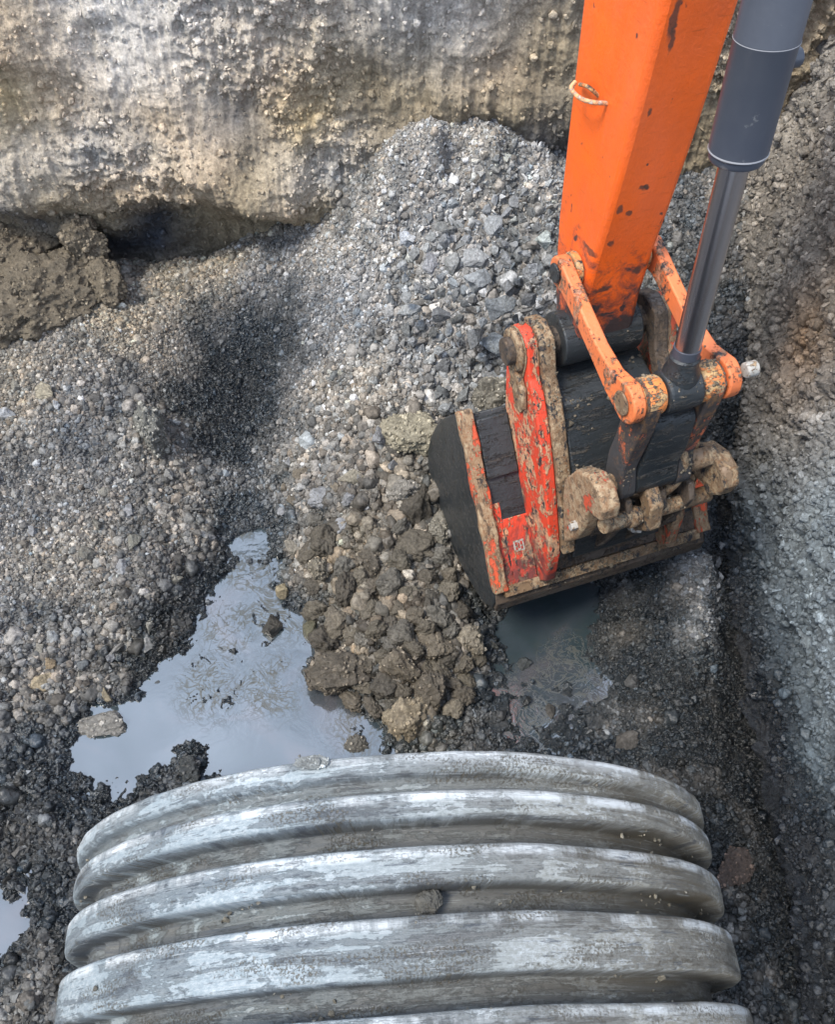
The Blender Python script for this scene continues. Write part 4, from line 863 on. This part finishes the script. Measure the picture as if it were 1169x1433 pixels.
# --- coupler and bucket link between the ears
coupler = plate('coupler', [(-.06, -.08), (.02, -.10), (.16, -.13), (.30, -.30), (.40, -.46), (.40, -.66), (.28, -.66), (.10, -.46), (-.04, -.28)], -.17, .17, M['black'], exc, .006)
for s_ in (-1, 1):
    lk = plate('bucket_link', ribbon([Pr, (.468, .08), (.455, -.03), (.44, -.12), (.455, -.21)], [.056, .050, .045, .045, .055]), s_*.070, s_*.122, M['link_dirty'], exc, .006)
plate('bucket_link', ribbon([(.475, .05), (.46, -.05), (.44, -.13), (.45, -.20)], [.035, .05, .055, .06]), -.069, .069, M['black'], exc, .006)
cylw('pin', .455, -.21, .032, -.215, .235, M['rust'], exc)
# left hook of the clamp
hk = [LP(*p, -.20) for p in [(797, 690), (800, 668), (815, 655), (835, 662), (848, 682), (856, 712), (852, 728), (842, 722), (834, 712), (828, 735), (815, 752), (798, 758)]]
h1 = plate('hook', hk, -.225, -.165, M['rust_red'], coupler, .009)
hk2 = [(p[0]-.03, p[1]+.01) for p in hk]
rh = [LP(*p, .25) for p in [(968, 640), (975, 622), (992, 618), (1012, 632), (1026, 655), (1028, 680), (1018, 690), (1002, 690), (996, 672), (984, 664), (972, 668), (960, 690), (948, 700), (944, 680), (950, 660)]]
plate('hook', rh, .215, .275, M['rust'], coupler, .010)
# cross bars
c1 = LP(850, 690, -.15); c2 = LP(956, 672, .18)
lathe('cross_bar', (-.16,)+c1, (.20,)+c2, [(0, .022), (.40, .022)], M['rust'], coupler, seg=20, bevel=.002)
c1 = LP(848, 735, -.17); c2 = LP(985, 692, .24)
lathe('cross_bar', (-.18,)+c1, (.25,)+c2, [(0, .026), (.10, .026), (.10, .034), (.14, .034), (.14, .026), (.45, .028)], M['rust'], coupler, seg=20, bevel=.002)
q_ = LP(880, 728, -.02)
lathe('bolt', (-.02, q_[0]+.02, q_[1]), (-.02, q_[0]+.10, q_[1]+.05), [(0, .02), (.03, .02), (.03, .012), (.055, .012)], M['white'], coupler, seg=6, bevel=.001)
q_ = LP(805, 735, -.23)
lathe('bolt', (-.225, q_[0], q_[1]), (-.27, q_[0], q_[1]), [(0, .016), (.022, .016)], M['white'], coupler, seg=6, bevel=.001)
for wr_ in (-.09, .03, .13): plate('rib', [(.40, -.28), (.50, -.26), (.53, -.31), (.50, -.40), (.44, -.56), (.39, -.66)], wr_, wr_+.022, M['rust_dark'], coupler, .005)
plate('latch', ribbon([(.47, -.23), (.53, -.27), (.545, -.34), (.50, -.40)], [.03, .034, .03, .022]), -.035, .012, M['rust'], coupler, .006)
lathe('cross_bar', (-.15, .43, -.47), (.2, .43, -.47), [(0, .020), (.35, .020)], M['rust_dark'], coupler, seg=20, bevel=.002)
tube('hose', [(.02,)+LP(900, 640, .02), (.05,)+LP(930, 615, .05), (.08,)+LP(953, 628, .08), (.10,)+LP(955, 660, .10), (.06,)+LP(925, 690, .06), (.0,)+LP(880, 690, .0)], .017, M['rust'], coupler, n=10)

# ------------------------------------------------------------------ crumbs lying on lumps, pipe and machine
def crumb(P, s_, c_, w_):
    P = np.asarray(P); n_ = len(P); gp.append(P); gs.append(np.clip(s_*np.exp(RNG.normal(0, .4, n_)), .0025, .02))
    gt.append(np.concatenate([np.array(c_)*np.exp(RNG.normal(0, .3, (n_, 1))), np.full((n_, 1), w_)], 1)); gi.append(RNG.integers(0, 9, n_))
bpy.context.view_layer.update()
for o in [o for o in bpy.data.objects if o.name.startswith('clod') and o.get('group') != 'brown clods on the mound before the bucket' and o.users_collection]:
    r = max(o.scale); 
    if r < .03: continue
    V = np.empty(len(o.data.vertices)*3); o.data.vertices.foreach_get('co', V); V = V.reshape(-1, 3); k_ = RNG.integers(0, len(V), int(min(1500, 45000*r*r)))
    A4 = np.array(o.matrix_world); Q = V[k_] @ A4[:3, :3].T + A4[:3, 3]
    crumb(Q, .0055 if r > .08 else .0038, np.array(o.color[:3])*1.25, .1)
# pipe: in the grooves, in drifts
al_f = al2.ravel(); k_ = RNG.integers(0, Pw.shape[0]*Pw.shape[1], 60000); Pf = Pw.reshape(-1, 3)[k_]; thf = TH.ravel()[k_]; alf = al.ravel()[k_]; off_ = of.ravel()[k_]
den = sst(.05, .55, fbm(thf*5, alf*26, o=3, s=81))*np.where(off_ < -.03, 1., .16)
m_ = (RNG.uniform(0, 1, len(k_)) < den*.16) & (thf > .25) & (thf < 2.9) & (alf > -.15) & (alf < .5); crumb(Pf[m_]+RNG.normal(0, .003, (m_.sum(), 3)), .0032, (.20, .185, .15), .2)
# machine: mud on the faces that look up
dg = bpy.context.evaluated_depsgraph_get()
def muddy(o, n_, c_, sz, up=.35):
    e_ = o.evaluated_get(dg); me_ = e_.to_mesh(); me_.calc_loop_triangles(); T3 = np.empty(len(me_.loop_triangles)*3, np.int32); me_.loop_triangles.foreach_get('vertices', T3); T3 = T3.reshape(-1, 3)
    V = np.empty(len(me_.vertices)*3); me_.vertices.foreach_get('co', V); A4 = np.array(o.matrix_world); V = V.reshape(-1, 3) @ A4[:3, :3].T + A4[:3, 3]; e_.to_mesh_clear()
    a_, b_, c3 = V[T3[:, 0]], V[T3[:, 1]], V[T3[:, 2]]; nn = np.cross(b_-a_, c3-a_); ar = np.linalg.norm(nn, axis=1)+1e-12; wgt = ar*((nn[:, 2]/ar) > up)
    if wgt.sum() <= 0: return
    t_ = RNG.choice(len(T3), n_, p=wgt/wgt.sum()); u, v = RNG.uniform(0, 1, n_), RNG.uniform(0, 1, n_); f_ = u+v > 1; u[f_], v[f_] = 1-u[f_], 1-v[f_]
    Q = a_[t_]+u[:, None]*(b_-a_)[t_]+v[:, None]*(c3-a_)[t_]; kk = RNG.uniform(0, 1, n_) < sst(-.15, .45, fbm(Q[:, 0]*14, Q[:, 1]*14, Q[:, 2]*14, o=3, s=91)); crumb(Q[kk], sz, c_, .35)
MUD = {'coupler': 900, 'bucket': 700, 'side_cutter': 60, 'wear_strip': 500, 'heel_strip': 300, 'edge_plate': 330, 'ear': 60, 'hook': 120, 'cross_bar': 160, 'bucket_link': 130, 'boss': 90, 'rod_eye': 60, 'link': 20, 'stick': 0}
for o in list(bpy.data.objects):
    kn = o.name.split('.')[0]
    if o.type == 'MESH' and o.parent and MUD.get(kn): muddy(o, int(MUD[kn]*1.1), (.19, .155, .11), .0030 if kn != 'coupler' else .0042)

# ------------------------------------------------------------------ the gravel itself
gp = np.concatenate(gp); gs = np.concatenate(gs); gt = np.concatenate(gt); gi = np.concatenate(gi)
print('gravel pieces', len(gp))
me = bpy.data.meshes.new('gravel'); me.vertices.add(len(gp)); me.vertices.foreach_set('co', gp.astype(np.float32).ravel())
a = me.attributes.new('tint', 'FLOAT_COLOR', 'POINT'); a.data.foreach_set('color', gt.astype(np.float32).ravel())
a = me.attributes.new('rot', 'FLOAT_VECTOR', 'POINT'); a.data.foreach_set('vector', RNG.uniform(0, 6.283, (len(gp), 3)).astype(np.float32).ravel())
a = me.attributes.new('size', 'FLOAT', 'POINT'); a.data.foreach_set('value', gs.astype(np.float32))
a = me.attributes.new('pick', 'INT', 'POINT'); a.data.foreach_set('value', gi.astype(np.int32))
gr = link('gravel', me); tag(gr, kind='stuff', label='loose gravel and crumbs strewn over the trench', )
ng = bpy.data.node_groups.new('scatter', 'GeometryNodeTree')
ng.interface.new_socket('Geometry', in_out='INPUT', socket_type='NodeSocketGeometry'); ng.interface.new_socket('Geometry', in_out='OUTPUT', socket_type='NodeSocketGeometry')
gin = ng.nodes.new('NodeGroupInput'); gout = ng.nodes.new('NodeGroupOutput'); iop = ng.nodes.new('GeometryNodeInstanceOnPoints'); ci = ng.nodes.new('GeometryNodeCollectionInfo')
ci.inputs['Collection'].default_value = protos; ci.inputs['Separate Children'].default_value = True; ci.inputs['Reset Children'].default_value = True
def nattr(name, ty):
    n_ = ng.nodes.new('GeometryNodeInputNamedAttribute'); n_.data_type = ty; n_.inputs['Name'].default_value = name; return [s_ for s_ in n_.outputs if s_.enabled and s_.name == 'Attribute'][0]
e2r = ng.nodes.new('FunctionNodeEulerToRotation')
ng.links.new(gin.outputs[0], iop.inputs['Points']); ng.links.new(ci.outputs[0], iop.inputs['Instance']); iop.inputs['Pick Instance'].default_value = True
ng.links.new(nattr('pick', 'INT'), iop.inputs['Instance Index']); ng.links.new(nattr('rot', 'FLOAT_VECTOR'), e2r.inputs[0]); ng.links.new(e2r.outputs[0], iop.inputs['Rotation'])
ng.links.new(nattr('size', 'FLOAT'), iop.inputs['Scale']); ng.links.new(iop.outputs[0], gout.inputs[0])
gr.modifiers.new('scatter', 'NODES').node_group = ng


# ------------------------------------------------------------------ one label for each of the look-alike stones, by its look and its nearest landmark
LM = {'heap': [(692,320,'the broad grey stone high on the heap'),(668,380,'the mottled grey slab on the heap'),(572,335,'the bluish square stone on the heap'),(698,434,'the largest grey stone on the heap'),(665,475,'the tall leaning stone on the heap'),(578,612,'the pale brown lump by the bucket'),(762,338,'the whitish stone beside the link pin'),(620,170,'the crest of the gravel heap')],
 'mound': [(572,1010,'the round clod at the pipe lip'),(655,898,'the round clod at the water edge'),(478,940,'the knobbly clod in the puddle'),(520,790,'the dark lump on the mound'),(500,672,'the tan stone on the lower heap'),(615,745,'the lump against the bucket side')],
 'lower': [(500,672,'the tan stone on the lower heap'),(535,612,'the upright oval stone'),(410,770,'the flat brown stone at the heap foot'),(480,735,'the grey stone above the clods')],
 'slope': [(66,550,'the pale tan stone on the slope'),(215,610,'the large lump on the dark slope'),(190,758,'the greenish flat stone on the slope'),(60,958,'the tan stone by the puddle'),(8,850,'the middle of the left picture edge')],
 'wet': [(268,1075,'the dark clod by the pipe'),(5,1300,'the small puddle at the picture edge'),(148,1020,'the long flat stone in the puddle')],
 'trickle': [(985,742,'the right corner of the bucket lip'),(1010,900,'the foot of the wet wall')]}
RK = ['nearest', 'second nearest', 'third nearest', 'fourth nearest', 'fifth nearest', 'sixth nearest', 'seventh nearest', 'eighth nearest', 'ninth nearest', 'tenth nearest', 'eleventh nearest', 'twelfth nearest', 'thirteenth nearest', 'fourteenth nearest', 'fifteenth nearest', 'sixteenth nearest']
for grp, key, noun in (('grey angular stones on the gravel heap','heap','grey stone'),('brown clods on the mound before the bucket','mound','brown clod'),('stones on the lower heap','lower','grey brown stone'),('stones in the left slope','slope','grey brown stone'),('wet stones left of the pipe','wet','wet dark stone'),('stones in the trickle right of the bucket','trickle','bluish stone')):
    bk = {}
    for o in [o for o in bpy.data.objects if o.get('group') == grp]:
        u_, v_ = project(np.array([o.location])); u_, v_ = float(u_[0]), float(v_[0])
        L_ = min(LM[key], key=lambda q: (q[0]-u_)**2+(q[1]-v_)**2); dx, dy = u_-L_[0], v_-L_[1]
        rel = ('right of' if dx > 0 else 'left of') if abs(dx) > abs(dy) else ('below' if dy > 0 else 'above')
        bk.setdefault((rel, L_[2]), []).append((math.hypot(dx, dy), o.name, o))
    for (rel, nm_), lst in bk.items():
        lst.sort()
        for r_, (_, _, o) in enumerate(lst):
            sz_ = max(o.scale); hint = 'big ' if sz_ > .046 else 'small ' if sz_ < .026 else ''
            o['label'] = '%s%s, %s %s %s' % (hint, noun, RK[min(r_, 15)], rel, nm_)
